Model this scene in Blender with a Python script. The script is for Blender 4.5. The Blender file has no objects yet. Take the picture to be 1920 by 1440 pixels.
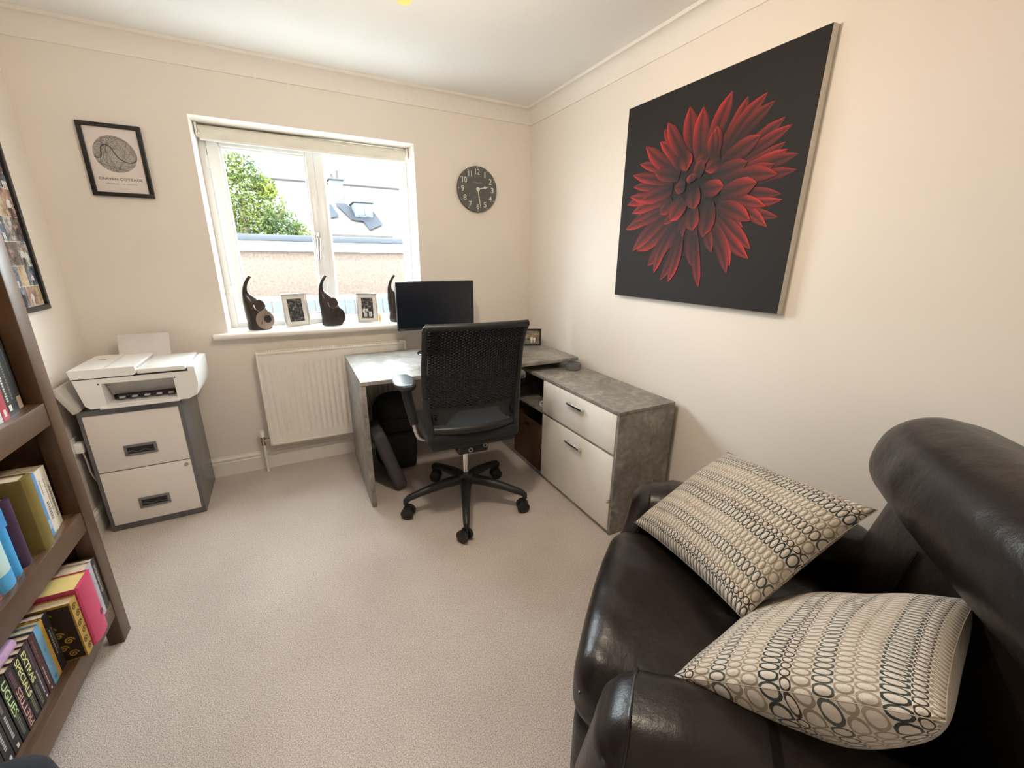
import bpy, bmesh, math, random
from mathutils import Vector, Matrix
random.seed(7)
sc = bpy.context.scene
COL = sc.collection
PI = math.pi

# ------------------------------------------------------------------ camera
def cam_matrix(loc, yaw, pitch, roll):
    F = Vector((math.sin(yaw) * math.cos(pitch), math.cos(yaw) * math.cos(pitch), math.sin(pitch)))
    R = Vector((math.cos(yaw), -math.sin(yaw), 0)); U = R.cross(F)
    R2 = R * math.cos(roll) + U * math.sin(roll); U2 = U * math.cos(roll) - R * math.sin(roll)
    m = Matrix((R2, U2, -F)).transposed().to_4x4(); m.translation = loc
    return m
cam = bpy.data.cameras.new('camera'); camo = bpy.data.objects.new('camera', cam); COL.objects.link(camo)
cam.sensor_fit = 'HORIZONTAL'; cam.sensor_width = 36; cam.lens = 14.575; cam.clip_start = 0.02
camo.matrix_world = cam_matrix(Vector((-1.7015, -3.0022, 1.3793)), 0.4808, -0.296, 0.0112)
sc.camera = camo

# ------------------------------------------------------------------ world, sun, window light, exposure
w = bpy.data.worlds.new('sky'); sc.world = w; w.use_nodes = True
bg = w.node_tree.nodes['Background']; bg.inputs['Color'].default_value = (0.85, 0.935, 1.0, 1); bg.inputs['Strength'].default_value = 18.0
def light(name, kind, loc, **k):
    d = bpy.data.lights.new(name, kind)
    for a, b in k.items(): setattr(d, a, b)
    o = bpy.data.objects.new(name, d); COL.objects.link(o); o.location = loc
    return o
sun = light('sun', 'SUN', (0, -5, 9), energy=7.0, angle=0.01, color=(1, 0.93, 0.82))
sun.rotation_euler = Vector((0.3, 0.5, -0.9)).to_track_quat('-Z', 'Y').to_euler()
portal = light('window_daylight_portal', 'AREA', (-1.48, 0.37, 1.5), shape='RECTANGLE', size=1.2, size_y=1.2)
portal.rotation_euler = (-PI / 2, 0, 0); portal.data.cycles.is_portal = True
sc.view_settings.view_transform = 'Standard'; sc.view_settings.look = 'None'
sc.view_settings.exposure = 0.76; sc.view_settings.gamma = 1.0; sc.view_settings.use_curve_mapping = False
LAMP_W = 28.0
cy = sc.cycles
cy.use_denoising = True; cy.max_bounces = 10; cy.diffuse_bounces = 6; cy.glossy_bounces = 4; cy.transparent_max_bounces = 12
cy.caustics_reflective = False; cy.caustics_refractive = False; cy.sample_clamp_indirect = 8

# ------------------------------------------------------------------ materials
MATS = {}
def nodes_of(m): return m.node_tree.nodes, m.node_tree.links
def mat(name, col, rough=0.5, metal=0.0, var=0.06, vscale=12.0, bump=0.0, bscale=80.0, spec=0.5, coat=0.0, stretch=None, col2=None, detail=4.0, sheen=0.0):
    if name in MATS: return MATS[name]
    m = bpy.data.materials.new(name); m.use_nodes = True
    N, L = nodes_of(m); b = N['Principled BSDF']
    b.inputs['Roughness'].default_value = rough; b.inputs['Metallic'].default_value = metal
    b.inputs['Specular IOR Level'].default_value = spec; b.inputs['Coat Weight'].default_value = coat
    b.inputs['Sheen Weight'].default_value = sheen
    tc = N.new('ShaderNodeTexCoord'); src = tc.outputs['Object']
    if stretch:
        mp = N.new('ShaderNodeMapping'); mp.inputs['Scale'].default_value = stretch
        L.new(src, mp.inputs['Vector']); src = mp.outputs['Vector']
    nz = N.new('ShaderNodeTexNoise'); nz.inputs['Scale'].default_value = vscale; nz.inputs['Detail'].default_value = detail
    L.new(src, nz.inputs['Vector'])
    rp = N.new('ShaderNodeValToRGB')
    c2 = col2 if col2 else [min(1, c * (1 + var)) for c in col]
    c1 = col if col2 else [c * (1 - var) for c in col]
    rp.color_ramp.elements[0].color = (*c1, 1); rp.color_ramp.elements[1].color = (*c2, 1)
    rp.color_ramp.elements[0].position = 0.3; rp.color_ramp.elements[1].position = 0.7
    L.new(nz.outputs['Fac'], rp.inputs['Fac']); L.new(rp.outputs['Color'], b.inputs['Base Color'])
    if bump:
        n2 = N.new('ShaderNodeTexNoise'); n2.inputs['Scale'].default_value = bscale; n2.inputs['Detail'].default_value = 3
        L.new(src, n2.inputs['Vector'])
        bp = N.new('ShaderNodeBump'); bp.inputs['Strength'].default_value = bump; bp.inputs['Distance'].default_value = 0.004
        L.new(n2.outputs['Fac'], bp.inputs['Height']); L.new(bp.outputs['Normal'], b.inputs['Normal'])
    MATS[name] = m
    return m
def emis(name, col, strength, transp=0.0):
    m = bpy.data.materials.new(name); m.use_nodes = True; N, L = nodes_of(m); N.remove(N['Principled BSDF'])
    e = N.new('ShaderNodeEmission'); e.inputs['Color'].default_value = (*col, 1); e.inputs['Strength'].default_value = strength
    t = N.new('ShaderNodeBsdfTransparent'); x = N.new('ShaderNodeMixShader'); x.inputs['Fac'].default_value = transp
    L.new(e.outputs[0], x.inputs[1]); L.new(t.outputs[0], x.inputs[2]); L.new(x.outputs[0], N['Material Output'].inputs['Surface'])
    return m
def glass_mat(name, tint=(1, 1, 1), refl=0.06):
    m = bpy.data.materials.new(name); m.use_nodes = True; N, L = nodes_of(m); N.remove(N['Principled BSDF'])
    t = N.new('ShaderNodeBsdfTransparent'); t.inputs['Color'].default_value = (*tint, 1)
    g = N.new('ShaderNodeBsdfGlossy'); g.inputs['Roughness'].default_value = 0.02
    f = N.new('ShaderNodeLayerWeight'); f.inputs['Blend'].default_value = .5
    p = N.new('ShaderNodeMath'); p.operation = 'POWER'; p.inputs[1].default_value = 4.0; L.new(f.outputs['Facing'], p.inputs[0])
    q = N.new('ShaderNodeMath'); q.operation = 'MULTIPLY_ADD'; q.inputs[1].default_value = .45; q.inputs[2].default_value = .03; L.new(p.outputs[0], q.inputs[0])
    x = N.new('ShaderNodeMixShader'); L.new(q.outputs[0], x.inputs['Fac'])
    L.new(t.outputs[0], x.inputs[1]); L.new(g.outputs[0], x.inputs[2]); L.new(x.outputs[0], N['Material Output'].inputs['Surface'])
    return m
def vcol_mat(name, rough=0.6):
    m = bpy.data.materials.new(name); m.use_nodes = True; N, L = nodes_of(m); b = N['Principled BSDF']
    a = N.new('ShaderNodeVertexColor'); a.layer_name = 'Col'; b.inputs['Roughness'].default_value = rough
    nz = N.new('ShaderNodeTexNoise'); nz.inputs['Scale'].default_value = 60
    mx = N.new('ShaderNodeMix'); mx.data_type = 'RGBA'; mx.blend_type = 'MULTIPLY'; mx.inputs['Factor'].default_value = 0.35
    L.new(a.outputs['Color'], mx.inputs['A']); L.new(nz.outputs['Fac'], mx.inputs['B']); L.new(mx.outputs['Result'], b.inputs['Base Color'])
    return m
def carpet_mat():
    m = bpy.data.materials.new('carpet_pile'); m.use_nodes = True; N, L = nodes_of(m); b = N['Principled BSDF']
    b.inputs['Roughness'].default_value = 1.0; b.inputs['Specular IOR Level'].default_value = 0.05; b.inputs['Sheen Weight'].default_value = 0.15
    tc = N.new('ShaderNodeTexCoord')
    def noise(s, d):
        n = N.new('ShaderNodeTexNoise'); n.inputs['Scale'].default_value = s; n.inputs['Detail'].default_value = d
        L.new(tc.outputs['Object'], n.inputs['Vector']); return n
    n1, n2, n3 = noise(260, 4), noise(600, 2), noise(2.2, 3)
    rp = N.new('ShaderNodeValToRGB'); e = rp.color_ramp.elements
    e[0].position = .34; e[0].color = (.47, .40, .365, 1); e[1].position = .62; e[1].color = (.88, .80, .755, 1)
    L.new(n1.outputs['Fac'], rp.inputs['Fac'])
    mx = N.new('ShaderNodeMix'); mx.data_type = 'RGBA'; mx.blend_type = 'MULTIPLY'; mx.inputs['Factor'].default_value = 1
    r2 = N.new('ShaderNodeValToRGB'); r2.color_ramp.elements[0].position = .35; r2.color_ramp.elements[1].position = .65
    r2.color_ramp.elements[0].color = (.88, .87, .87, 1); r2.color_ramp.elements[1].color = (1, 1, 1, 1)
    L.new(n3.outputs['Fac'], r2.inputs['Fac']); L.new(rp.outputs['Color'], mx.inputs['A']); L.new(r2.outputs['Color'], mx.inputs['B'])
    L.new(mx.outputs['Result'], b.inputs['Base Color'])
    ad = N.new('ShaderNodeMath'); ad.operation = 'ADD'; L.new(n1.outputs['Fac'], ad.inputs[0]); L.new(n2.outputs['Fac'], ad.inputs[1])
    bp = N.new('ShaderNodeBump'); bp.inputs['Strength'].default_value = .8; bp.inputs['Distance'].default_value = .0045
    L.new(ad.outputs[0], bp.inputs['Height']); L.new(bp.outputs['Normal'], b.inputs['Normal'])
    return m
def concrete_mat():
    m = bpy.data.materials.new('concrete_laminate'); m.use_nodes = True; N, L = nodes_of(m); b = N['Principled BSDF']
    b.inputs['Roughness'].default_value = .40
    tc = N.new('ShaderNodeTexCoord')
    n1 = N.new('ShaderNodeTexNoise'); n1.inputs['Scale'].default_value = 7; n1.inputs['Detail'].default_value = 8; n1.inputs['Roughness'].default_value = .65; n1.inputs['Distortion'].default_value = 1.2
    n2 = N.new('ShaderNodeTexNoise'); n2.inputs['Scale'].default_value = 38; n2.inputs['Detail'].default_value = 5
    L.new(tc.outputs['Object'], n1.inputs['Vector']); L.new(tc.outputs['Object'], n2.inputs['Vector'])
    rp = N.new('ShaderNodeValToRGB'); e = rp.color_ramp.elements
    e[0].position = .3; e[0].color = (.11, .104, .097, 1); e[1].position = .72; e[1].color = (.46, .44, .405, 1)
    k = e.new(.5); k.color = (.245, .23, .21, 1)
    ad = N.new('ShaderNodeMix'); ad.data_type = 'FLOAT'; ad.inputs['Factor'].default_value = .3
    L.new(n1.outputs['Fac'], ad.inputs['A']); L.new(n2.outputs['Fac'], ad.inputs['B']); L.new(ad.outputs['Result'], rp.inputs['Fac'])
    L.new(rp.outputs['Color'], b.inputs['Base Color'])
    return m
def leather_mat():
    m = bpy.data.materials.new('brown_leather'); m.use_nodes = True; N, L = nodes_of(m); b = N['Principled BSDF']
    b.inputs['Roughness'].default_value = .33; b.inputs['Specular IOR Level'].default_value = .45
    tc = N.new('ShaderNodeTexCoord')
    v = N.new('ShaderNodeTexVoronoi'); v.inputs['Scale'].default_value = 330; L.new(tc.outputs['Object'], v.inputs['Vector'])
    n = N.new('ShaderNodeTexNoise'); n.inputs['Scale'].default_value = 9; n.inputs['Detail'].default_value = 4; L.new(tc.outputs['Object'], n.inputs['Vector'])
    rp = N.new('ShaderNodeValToRGB'); e = rp.color_ramp.elements
    e[0].position = .3; e[0].color = (.0085, .0056, .0048, 1); e[1].position = .75; e[1].color = (.0155, .0100, .0084, 1)
    L.new(n.outputs['Fac'], rp.inputs['Fac']); L.new(rp.outputs['Color'], b.inputs['Base Color'])
    b1 = N.new('ShaderNodeBump'); b1.inputs['Strength'].default_value = .10; b1.inputs['Distance'].default_value = .002; L.new(v.outputs['Distance'], b1.inputs['Height'])
    b2 = N.new('ShaderNodeBump'); b2.inputs['Strength'].default_value = .30; b2.inputs['Distance'].default_value = .02; L.new(n.outputs['Fac'], b2.inputs['Height'])
    L.new(b1.outputs['Normal'], b2.inputs['Normal']); L.new(b2.outputs['Normal'], b.inputs['Normal'])
    return m
def cushion_mat():
    """rows of stitched oval rings, the row colour repeating every six rows (a woven print)"""
    m = bpy.data.materials.new('oval_weave'); m.use_nodes = True; N, L = nodes_of(m); b = N['Principled BSDF']
    b.inputs['Roughness'].default_value = .95; b.inputs['Sheen Weight'].default_value = .2
    uv = N.new('ShaderNodeUVMap'); uv.uv_map = 'UV'; sp = N.new('ShaderNodeSeparateXYZ'); L.new(uv.outputs['UV'], sp.inputs[0])
    def mth(op, a, bb=None, cc=None):
        n = N.new('ShaderNodeMath'); n.operation = op
        for i, x in enumerate((a, bb, cc)):
            if x is None: continue
            if isinstance(x, (int, float)): n.inputs[i].default_value = x
            else: L.new(x, n.inputs[i])
        return n.outputs[0]
    PER, COLS = 2.35, 31.0      # pattern repeats and ovals per 0.42 m
    p = mth('FRACT', mth('MULTIPLY_ADD', sp.outputs['Y'], PER, .86))
    starts = [0, .10, .28, .46, .62, .80, 1.0]
    cols = [(.055, .030, .022), (.33, .27, .20), (.085, .092, .082), (.38, .31, .235), (.40, .33, .25), (.034, .048, .045)]
    def ramp(vals):
        r = N.new('ShaderNodeValToRGB'); r.color_ramp.interpolation = 'CONSTANT'; e = r.color_ramp.elements
        e[0].position = 0; e[0].color = (*vals[0], 1); e[1].position = starts[1]; e[1].color = (*vals[1], 1)
        for i in range(2, 6): k = e.new(starts[i]); k.color = (*vals[i], 1)
        L.new(p, r.inputs['Fac']); return r
    rp = ramp(cols)
    rb = ramp([(starts[i], starts[i + 1] - starts[i], .5 * (i % 2)) for i in range(6)])
    sb = N.new('ShaderNodeSeparateColor'); L.new(rb.outputs['Color'], sb.inputs[0])
    fv = mth('SUBTRACT', mth('DIVIDE', mth('SUBTRACT', p, sb.outputs['Red']), sb.outputs['Green']), .5)
    fu = mth('SUBTRACT', mth('FRACT', mth('MULTIPLY_ADD', sp.outputs['X'], COLS, sb.outputs['Blue'])), .5)
    d = mth('SQRT', mth('ADD', mth('POWER', mth('MULTIPLY', fu, 1.95), 2.0), mth('POWER', mth('MULTIPLY', fv, 1.8), 2.0)))
    ring = mth('LESS_THAN', mth('ABSOLUTE', mth('SUBTRACT', d, .84)), .15)
    mx = N.new('ShaderNodeMix'); mx.data_type = 'RGBA'; mx.inputs['A'].default_value = (.74, .68, .60, 1)
    L.new(ring, mx.inputs['Factor']); L.new(rp.outputs['Color'], mx.inputs['B'])
    nz = N.new('ShaderNodeTexNoise'); nz.inputs['Scale'].default_value = 300
    m2 = N.new('ShaderNodeMix'); m2.data_type = 'RGBA'; m2.blend_type = 'MULTIPLY'; m2.inputs['Factor'].default_value = .3
    L.new(mx.outputs['Result'], m2.inputs['A']); L.new(nz.outputs['Fac'], m2.inputs['B']); L.new(m2.outputs['Result'], b.inputs['Base Color'])
    h = mth('SUBTRACT', mth('ADD', mth('SUBTRACT', 1.0, d), mth('MULTIPLY', nz.outputs['Fac'], .25)), mth('MULTIPLY', ring, .3))
    bp = N.new('ShaderNodeBump'); bp.inputs['Strength'].default_value = .7; bp.inputs['Distance'].default_value = .006
    L.new(h, bp.inputs['Height']); L.new(bp.outputs['Normal'], b.inputs['Normal'])
    return m
def photo_mat(name, cols, scale=40, detail=3):
    m = bpy.data.materials.new(name); m.use_nodes = True; N, L = nodes_of(m); b = N['Principled BSDF']; b.inputs['Roughness'].default_value = .25
    tc = N.new('ShaderNodeTexCoord'); n = N.new('ShaderNodeTexNoise'); n.inputs['Scale'].default_value = scale; n.inputs['Detail'].default_value = detail; n.inputs['Roughness'].default_value = .7
    L.new(tc.outputs['Object'], n.inputs['Vector']); rp = N.new('ShaderNodeValToRGB'); e = rp.color_ramp.elements
    k = len(cols)
    e[0].position = .3; e[0].color = (*cols[0], 1); e[1].position = .7; e[1].color = (*cols[-1], 1)
    for i in range(1, k - 1): x = e.new(.3 + .4 * i / (k - 1)); x.color = (*cols[i], 1)
    L.new(n.outputs['Fac'], rp.inputs['Fac']); L.new(rp.outputs['Color'], b.inputs['Base Color'])
    return m
def brick_mat(name, c1, c2, mortar, scale, rough=.8, bw=.5, rh=.25):
    m = bpy.data.materials.new(name); m.use_nodes = True; N, L = nodes_of(m); b = N['Principled BSDF']; b.inputs['Roughness'].default_value = rough
    tc = N.new('ShaderNodeTexCoord'); t = N.new('ShaderNodeTexBrick'); t.inputs['Scale'].default_value = scale
    uv = N.new('ShaderNodeUVMap'); uv.uv_map = 'UV'
    t.inputs['Color1'].default_value = (*c1, 1); t.inputs['Color2'].default_value = (*c2, 1); t.inputs['Mortar'].default_value = (*mortar, 1)
    t.inputs['Brick Width'].default_value = bw; t.inputs['Row Height'].default_value = rh; t.inputs['Mortar Size'].default_value = .02
    L.new(uv.outputs['UV'], t.inputs['Vector']); L.new(t.outputs['Color'], b.inputs['Base Color'])
    return m

WALL = mat('wall_paint', (.81, .757, .697), .75, var=.012, vscale=3, bump=.05, bscale=260, spec=.3)
CEIL = mat('ceiling_paint', (.85, .845, .82), .8, var=.01, vscale=3, spec=.2)
TRIM = mat('white_trim_paint', (.83, .80, .75), .42, var=.012, vscale=5)
COVE = mat('coving_paint', (.82, .785, .735), .7, var=.012, vscale=5)
UPVC = mat('white_upvc', (.86, .87, .87), .28, var=.01)
CARPET = carpet_mat(); CONC = concrete_mat(); LEATHER = leather_mat(); OVAL = cushion_mat()
WOOD = mat('dark_walnut', (.062, .032, .017), .34, col2=(.155, .088, .047), vscale=9, stretch=(1, .35, .35), detail=7, bump=.08, bscale=60)
BLACKP = mat('black_plastic', (.013, .014, .016), .42, bump=.05, bscale=300)
BLACKG = mat('black_gloss', (.006, .006, .007), .14)
NAVYF = mat('black_seat_fabric', (.008, .009, .013), .9, bump=.3, bscale=500, sheen=.1)
CHROME = mat('chrome', (.75, .74, .72), .16, metal=1.0, var=.02)
BRUSH = mat('brushed_steel', (.55, .53, .50), .32, metal=1.0, var=.04)
WHITEP = mat('white_plastic', (.86, .86, .86), .32, var=.012)
WHITEL = mat('white_laminate', (.87, .85, .81), .3, var=.012)
PAPER = mat('paper', (.80, .77, .76), .7, var=.02)
PAGES = mat('book_pages', (.66, .55, .41), .85, var=.12, vscale=140, stretch=(1, 8, 1))
STEELG = mat('grey_steel', (.135, .138, .148), .26, var=.03)
STEELW = mat('white_steel', (.80, .765, .735), .42, var=.012)
DARKIN = mat('dark_recess', (.02, .02, .022), .5)
GREYP = mat('grey_plastic', (.20, .20, .205), .5)
BLACKW = mat('black_frame_wood', (.010, .010, .011), .35)
GLASS = glass_mat('window_glass', (.97, .99, .985))
PICGLASS = mat('print_paper', (.74, .68, .655), .3, var=.01)

# ------------------------------------------------------------------ mesh helpers
def V(*a): return Vector(a)
def box(bm, x0, x1, y0, y1, z0, z1, bev=0.0, seg=2):
    if x0 > x1: x0, x1 = x1, x0
    if y0 > y1: y0, y1 = y1, y0
    if z0 > z1: z0, z1 = z1, z0
    vs = [bm.verts.new(p) for p in ((x0, y0, z0), (x1, y0, z0), (x1, y1, z0), (x0, y1, z0), (x0, y0, z1), (x1, y0, z1), (x1, y1, z1), (x0, y1, z1))]
    fs = [bm.faces.new([vs[i] for i in f]) for f in ((0, 3, 2, 1), (4, 5, 6, 7), (0, 1, 5, 4), (1, 2, 6, 5), (2, 3, 7, 6), (3, 0, 4, 7))]
    if bev:
        es = list({e for f in fs for e in f.edges})
        r = bmesh.ops.bevel(bm, geom=es, offset=bev, segments=seg, affect='EDGES', profile=.5)
    return bm
def B(*a, **k): return box(bmesh.new(), *a, **k)
def xf(bm, m): bmesh.ops.transform(bm, matrix=m, verts=bm.verts); return bm
def tube(bm, pts, r, n=10, caps=True, squash=None):
    pts = [Vector(p) for p in pts]; k = len(pts); R = r if isinstance(r, (list, tuple)) else [r] * k
    rings = []; prev = None
    for i, p in enumerate(pts):
        t = (pts[min(i + 1, k - 1)] - pts[max(i - 1, 0)]).normalized()
        if prev is None:
            a = Vector((0, 0, 1)) if abs(t.z) < .9 else Vector((1, 0, 0)); nrm = (a - t * a.dot(t)).normalized()
        else:
            nrm = prev - t * prev.dot(t); nrm = nrm.normalized() if nrm.length > 1e-6 else prev
        prev = nrm; bn = t.cross(nrm); sq = squash or (1, 1)
        rings.append([bm.verts.new(p + (nrm * math.cos(2 * PI * j / n) * sq[0] + bn * math.sin(2 * PI * j / n) * sq[1]) * R[i]) for j in range(n)])
    for a, b in zip(rings, rings[1:]):
        for j in range(n): bm.faces.new((a[j], a[(j + 1) % n], b[(j + 1) % n], b[j]))
    if caps: bm.faces.new(rings[0][::-1]); bm.faces.new(rings[-1])
    return bm
def T(pts, r, n=10, **k): return tube(bmesh.new(), pts, r, n, **k)
def lathe(bm, prof, c=(0, 0, 0), n=24):
    c = Vector(c); rings = []
    for r, z in prof:
        if r < 1e-6: rings.append([bm.verts.new(c + Vector((0, 0, z)))])
        else: rings.append([bm.verts.new(c + Vector((r * math.cos(2 * PI * j / n), r * math.sin(2 * PI * j / n), z))) for j in range(n)])
    for a, b in zip(rings, rings[1:]):
        for j in range(n):
            if len(a) == 1 and len(b) == 1: continue
            if len(a) == 1: bm.faces.new((a[0], b[(j + 1) % n], b[j]))
            elif len(b) == 1: bm.faces.new((a[j], a[(j + 1) % n], b[0]))
            else: bm.faces.new((a[j], a[(j + 1) % n], b[(j + 1) % n], b[j]))
    return bm
def LA(prof, c=(0, 0, 0), n=24): return lathe(bmesh.new(), prof, c, n)
def prism(bm, poly, axis, a, b):
    """poly: 2D points; axis the extrusion axis 'x','y','z'; the two other axes in cyclic x,y,z order kept as (p,q)"""
    def P(p, q, t): return {'x': (t, p, q), 'y': (p, t, q), 'z': (p, q, t)}[axis]
    A = [bm.verts.new(P(p, q, a)) for p, q in poly]; Bv = [bm.verts.new(P(p, q, b)) for p, q in poly]; n = len(poly)
    f1 = bm.faces.new(A); f2 = bm.faces.new(Bv[::-1])
    for i in range(n): bm.faces.new((A[(i + 1) % n], A[i], Bv[i], Bv[(i + 1) % n]))
    bmesh.ops.recalc_face_normals(bm, faces=bm.faces)
    return bm
def softbox(bm, c, h, r, n=16, fn=None):
    """rounded cushion-like box, half sizes h, corner radius r, optional per-vertex reshape fn(local Vector)->Vector"""
    c = Vector(c); new = {}
    def vert(q):
        key = tuple(round(x, 5) for x in q)
        if key not in new:
            core = Vector([max(-(hh - r), min(hh - r, x)) for x, hh in zip(q, h)]); d = q - core
            p = core + (d.normalized() * r if d.length > 1e-9 else d)
            if fn: p = fn(p)
            new[key] = bm.verts.new(c + p)
        return new[key]
    t = [math.sin((i / n - .5) * PI) for i in range(n + 1)]
    t = [.5 * a + .5 * (2 * i / n - 1) for i, a in enumerate(t)]
    for ax in range(3):
        for sgn in (-1, 1):
            for i in range(n):
                for j in range(n):
                    qs = []
                    for (a, b) in ((i, j), (i + 1, j), (i + 1, j + 1), (i, j + 1)):
                        q = [0, 0, 0]; q[ax] = sgn * h[ax]; q[(ax + 1) % 3] = t[a] * h[(ax + 1) % 3]; q[(ax + 2) % 3] = t[b] * h[(ax + 2) % 3]
                        qs.append(vert(Vector(q)))
                    if sgn < 0: qs.reverse()
                    if len(set(qs)) == 4: bm.faces.new(qs)
    return bm
def SB(*a, **k): return softbox(bmesh.new(), *a, **k)
def smooth_angle(me, ang=40):
    for p in me.polygons: p.use_smooth = True
    try: me.set_sharp_from_angle(angle=math.radians(ang))
    except Exception: pass
def mk(name, bm, m, smooth=True, ang=40, recalc=False):
    if recalc: bmesh.ops.recalc_face_normals(bm, faces=bm.faces)
    me = bpy.data.meshes.new(name); bm.to_mesh(me); bm.free()
    if smooth: smooth_angle(me, ang)
    for x in (m if isinstance(m, (list, tuple)) else [m]): me.materials.append(x)
    o = bpy.data.objects.new(name, me); COL.objects.link(o)
    return o
INV = {}
def thing(name, label, cat, loc=(0, 0, 0), rotz=0.0, group=None, kind=None):
    o = bpy.data.objects.new(name, None); COL.objects.link(o); o.location = loc; o.rotation_euler = (0, 0, rotz); o.empty_display_size = .05
    if label: o['label'] = label
    if cat: o['category'] = cat
    if group: o['group'] = group
    if kind: o['kind'] = kind
    INV[o] = (Matrix.Translation(loc) @ Matrix.Rotation(rotz, 4, 'Z')).inverted()
    return o
def part(name, bm, m, parent, local=False, label=None, kind=None, **k):
    """a mesh under its thing; coordinates are world unless local"""
    root = parent
    while root not in INV and root.parent: root = root.parent
    if not local: xf(bm, INV[root])
    o = mk(name, bm, m, **k); o.parent = parent
    if label: o['label'] = label
    if kind: o['kind'] = kind
    return o
def dup_part(src, name, parent, mw):
    o = src.copy(); COL.objects.link(o); o.name = name; o.parent = parent; o.matrix_local = mw
    return o
def solo(name, bm, m, label, cat, group=None, **k):
    bm.verts.ensure_lookup_table()
    xs = [v.co.x for v in bm.verts]; ys = [v.co.y for v in bm.verts]; z = min(v.co.z for v in bm.verts)
    c = Vector(((min(xs) + max(xs)) / 2, (min(ys) + max(ys)) / 2, z)); xf(bm, Matrix.Translation(-c))
    o = mk(name, bm, m, **k); o.location = c; o['label'] = label; o['category'] = cat
    if group: o['group'] = group
    return o
def struct(name, bm, m, parent=None, label=None, **k):
    o = mk(name, bm, m, **k)
    if parent: o.parent = parent
    else: o['kind'] = 'structure'
    if label: o['label'] = label
    return o
def text_bm(s, origin, right, up, width=None, height=None, center=True, bold=0.0):
    cu = bpy.data.curves.new('lettering', 'FONT'); cu.body = s; cu.offset = bold; cu.resolution_u = 3
    ob = bpy.data.objects.new('lettering', cu); me = bpy.data.meshes.new_from_object(ob)
    bm = bmesh.new(); bm.from_mesh(me); bpy.data.objects.remove(ob); bpy.data.curves.remove(cu); bpy.data.meshes.remove(me)
    xs = [v.co.x for v in bm.verts]; ys = [v.co.y for v in bm.verts]
    x0, x1, y0, y1 = min(xs), max(xs), min(ys), max(ys)
    sx = (width / (x1 - x0)) if width else None; sy = (height / (y1 - y0)) if height else None
    sx = sx or sy; sy = sy or sx
    cx = (x0 + x1) / 2 if center else x0; cyy = (y0 + y1) / 2 if center else y0
    o, r, u = Vector(origin), Vector(right), Vector(up)
    for v in bm.verts: v.co = o + r * ((v.co.x - cx) * sx) + u * ((v.co.y - cyy) * sy)
    return bm
def flat_poly(bm, pts): return bm.faces.new([bm.verts.new(p) for p in pts])
def ellipse(bm, c, r, u, a, b, n=18):
    c, r, u = Vector(c), Vector(r), Vector(u)
    return flat_poly(bm, [c + r * (a * math.cos(2 * PI * i / n)) + u * (b * math.sin(2 * PI * i / n)) for i in range(n)])
def frame_bm(bm, w, h, t, d, bev=.002):
    """picture-frame moulding in local x (right), z (up), y depth 0..d toward -y; centre at origin bottom"""
    for a in ((-w / 2, w / 2, 0, t), (-w / 2, w / 2, h - t, h)): box(bm, a[0], a[1], -d, 0, a[2], a[3], bev)
    for a in ((-w / 2, -w / 2 + t), (w / 2 - t, w / 2)): box(bm, a[0], a[1], -d, 0, t, h - t, bev)
    return bm
def figures(n, w, h, seed, cols):
    """little standing figures of a snapshot, flat print on a local xz rectangle centred at 0,0 (y=0)"""
    rr = random.Random(seed); out = {i: bmesh.new() for i in range(len(cols))}
    for k in range(n):
        cx = (-.5 + (k + .5) / n) * w * .8 + rr.uniform(-.02, .02) * w; s = h * rr.uniform(.5, .66); b = -h * .42
        ci = rr.randrange(1, len(cols)); y = -.0004 - .0001 * k
        def q(pts, i): flat_poly(out[i], [(cx + x * s, y, b + z * s) for x, z in pts])
        lc = rr.randrange(1, len(cols))
        q([(-.11, 0), (-.03, 0), (-.005, .48), (-.12, .48)], lc); q([(.03, 0), (.11, 0), (.12, .48), (.005, .48)], lc)
        q([(-.12, .46), (.12, .46), (.17, .80), (.05, .85), (-.05, .85), (-.17, .80)], ci)
        q([(-.17, .80), (-.23, .45), (-.17, .44), (-.12, .72)], ci); q([(.17, .80), (.12, .72), (.17, .44), (.23, .45)], ci)
        ellipse(out[0], (cx, y - .00005, b + .93 * s), (1, 0, 0), (0, 0, 1), .065 * s, .085 * s, 10)
    return out
SKIN = mat('print_skin', (.50, .30, .21), .3); PW = mat('print_white', (.72, .70, .68), .3); PD = mat('print_dark', (.03, .03, .035), .3); PB = mat('print_blue', (.10, .14, .22), .3)
PGREY = mat('print_grey', (.32, .32, .31), .3)

# ================================================================== ROOM SHELL
XL, YB, ZC = -2.737, -3.75, 2.40
WX0, WX1, WZ0, WZ1 = -2.078, -0.880, .915, 2.083
struct('floor', B(XL - .1, .1, YB - .1, .0, -.1, 0), CARPET)
struct('ceiling', B(XL - .25, .25, YB - .25, .36, ZC, ZC + .15), CEIL)
bm = bmesh.new()
box(bm, XL - .25, WX0, 0, .36, -.4, ZC); box(bm, WX1, .25, 0, .36, -.4, ZC); box(bm, WX0, WX1, 0, .36, -.4, WZ0 - .025); box(bm, WX0, WX1, 0, .36, WZ1, ZC)
struct('wall_back', bm, WALL, smooth=False)
struct('wall_left', B(XL - .25, XL, YB, 0, -.1, ZC), WALL, smooth=False)
struct('wall_right', B(0, .25, YB, 0, -.1, ZC), WALL, smooth=False)
struct('wall_rear', B(XL - .25, .25, YB - .25, YB, -.1, ZC), WALL, smooth=False)
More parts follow.
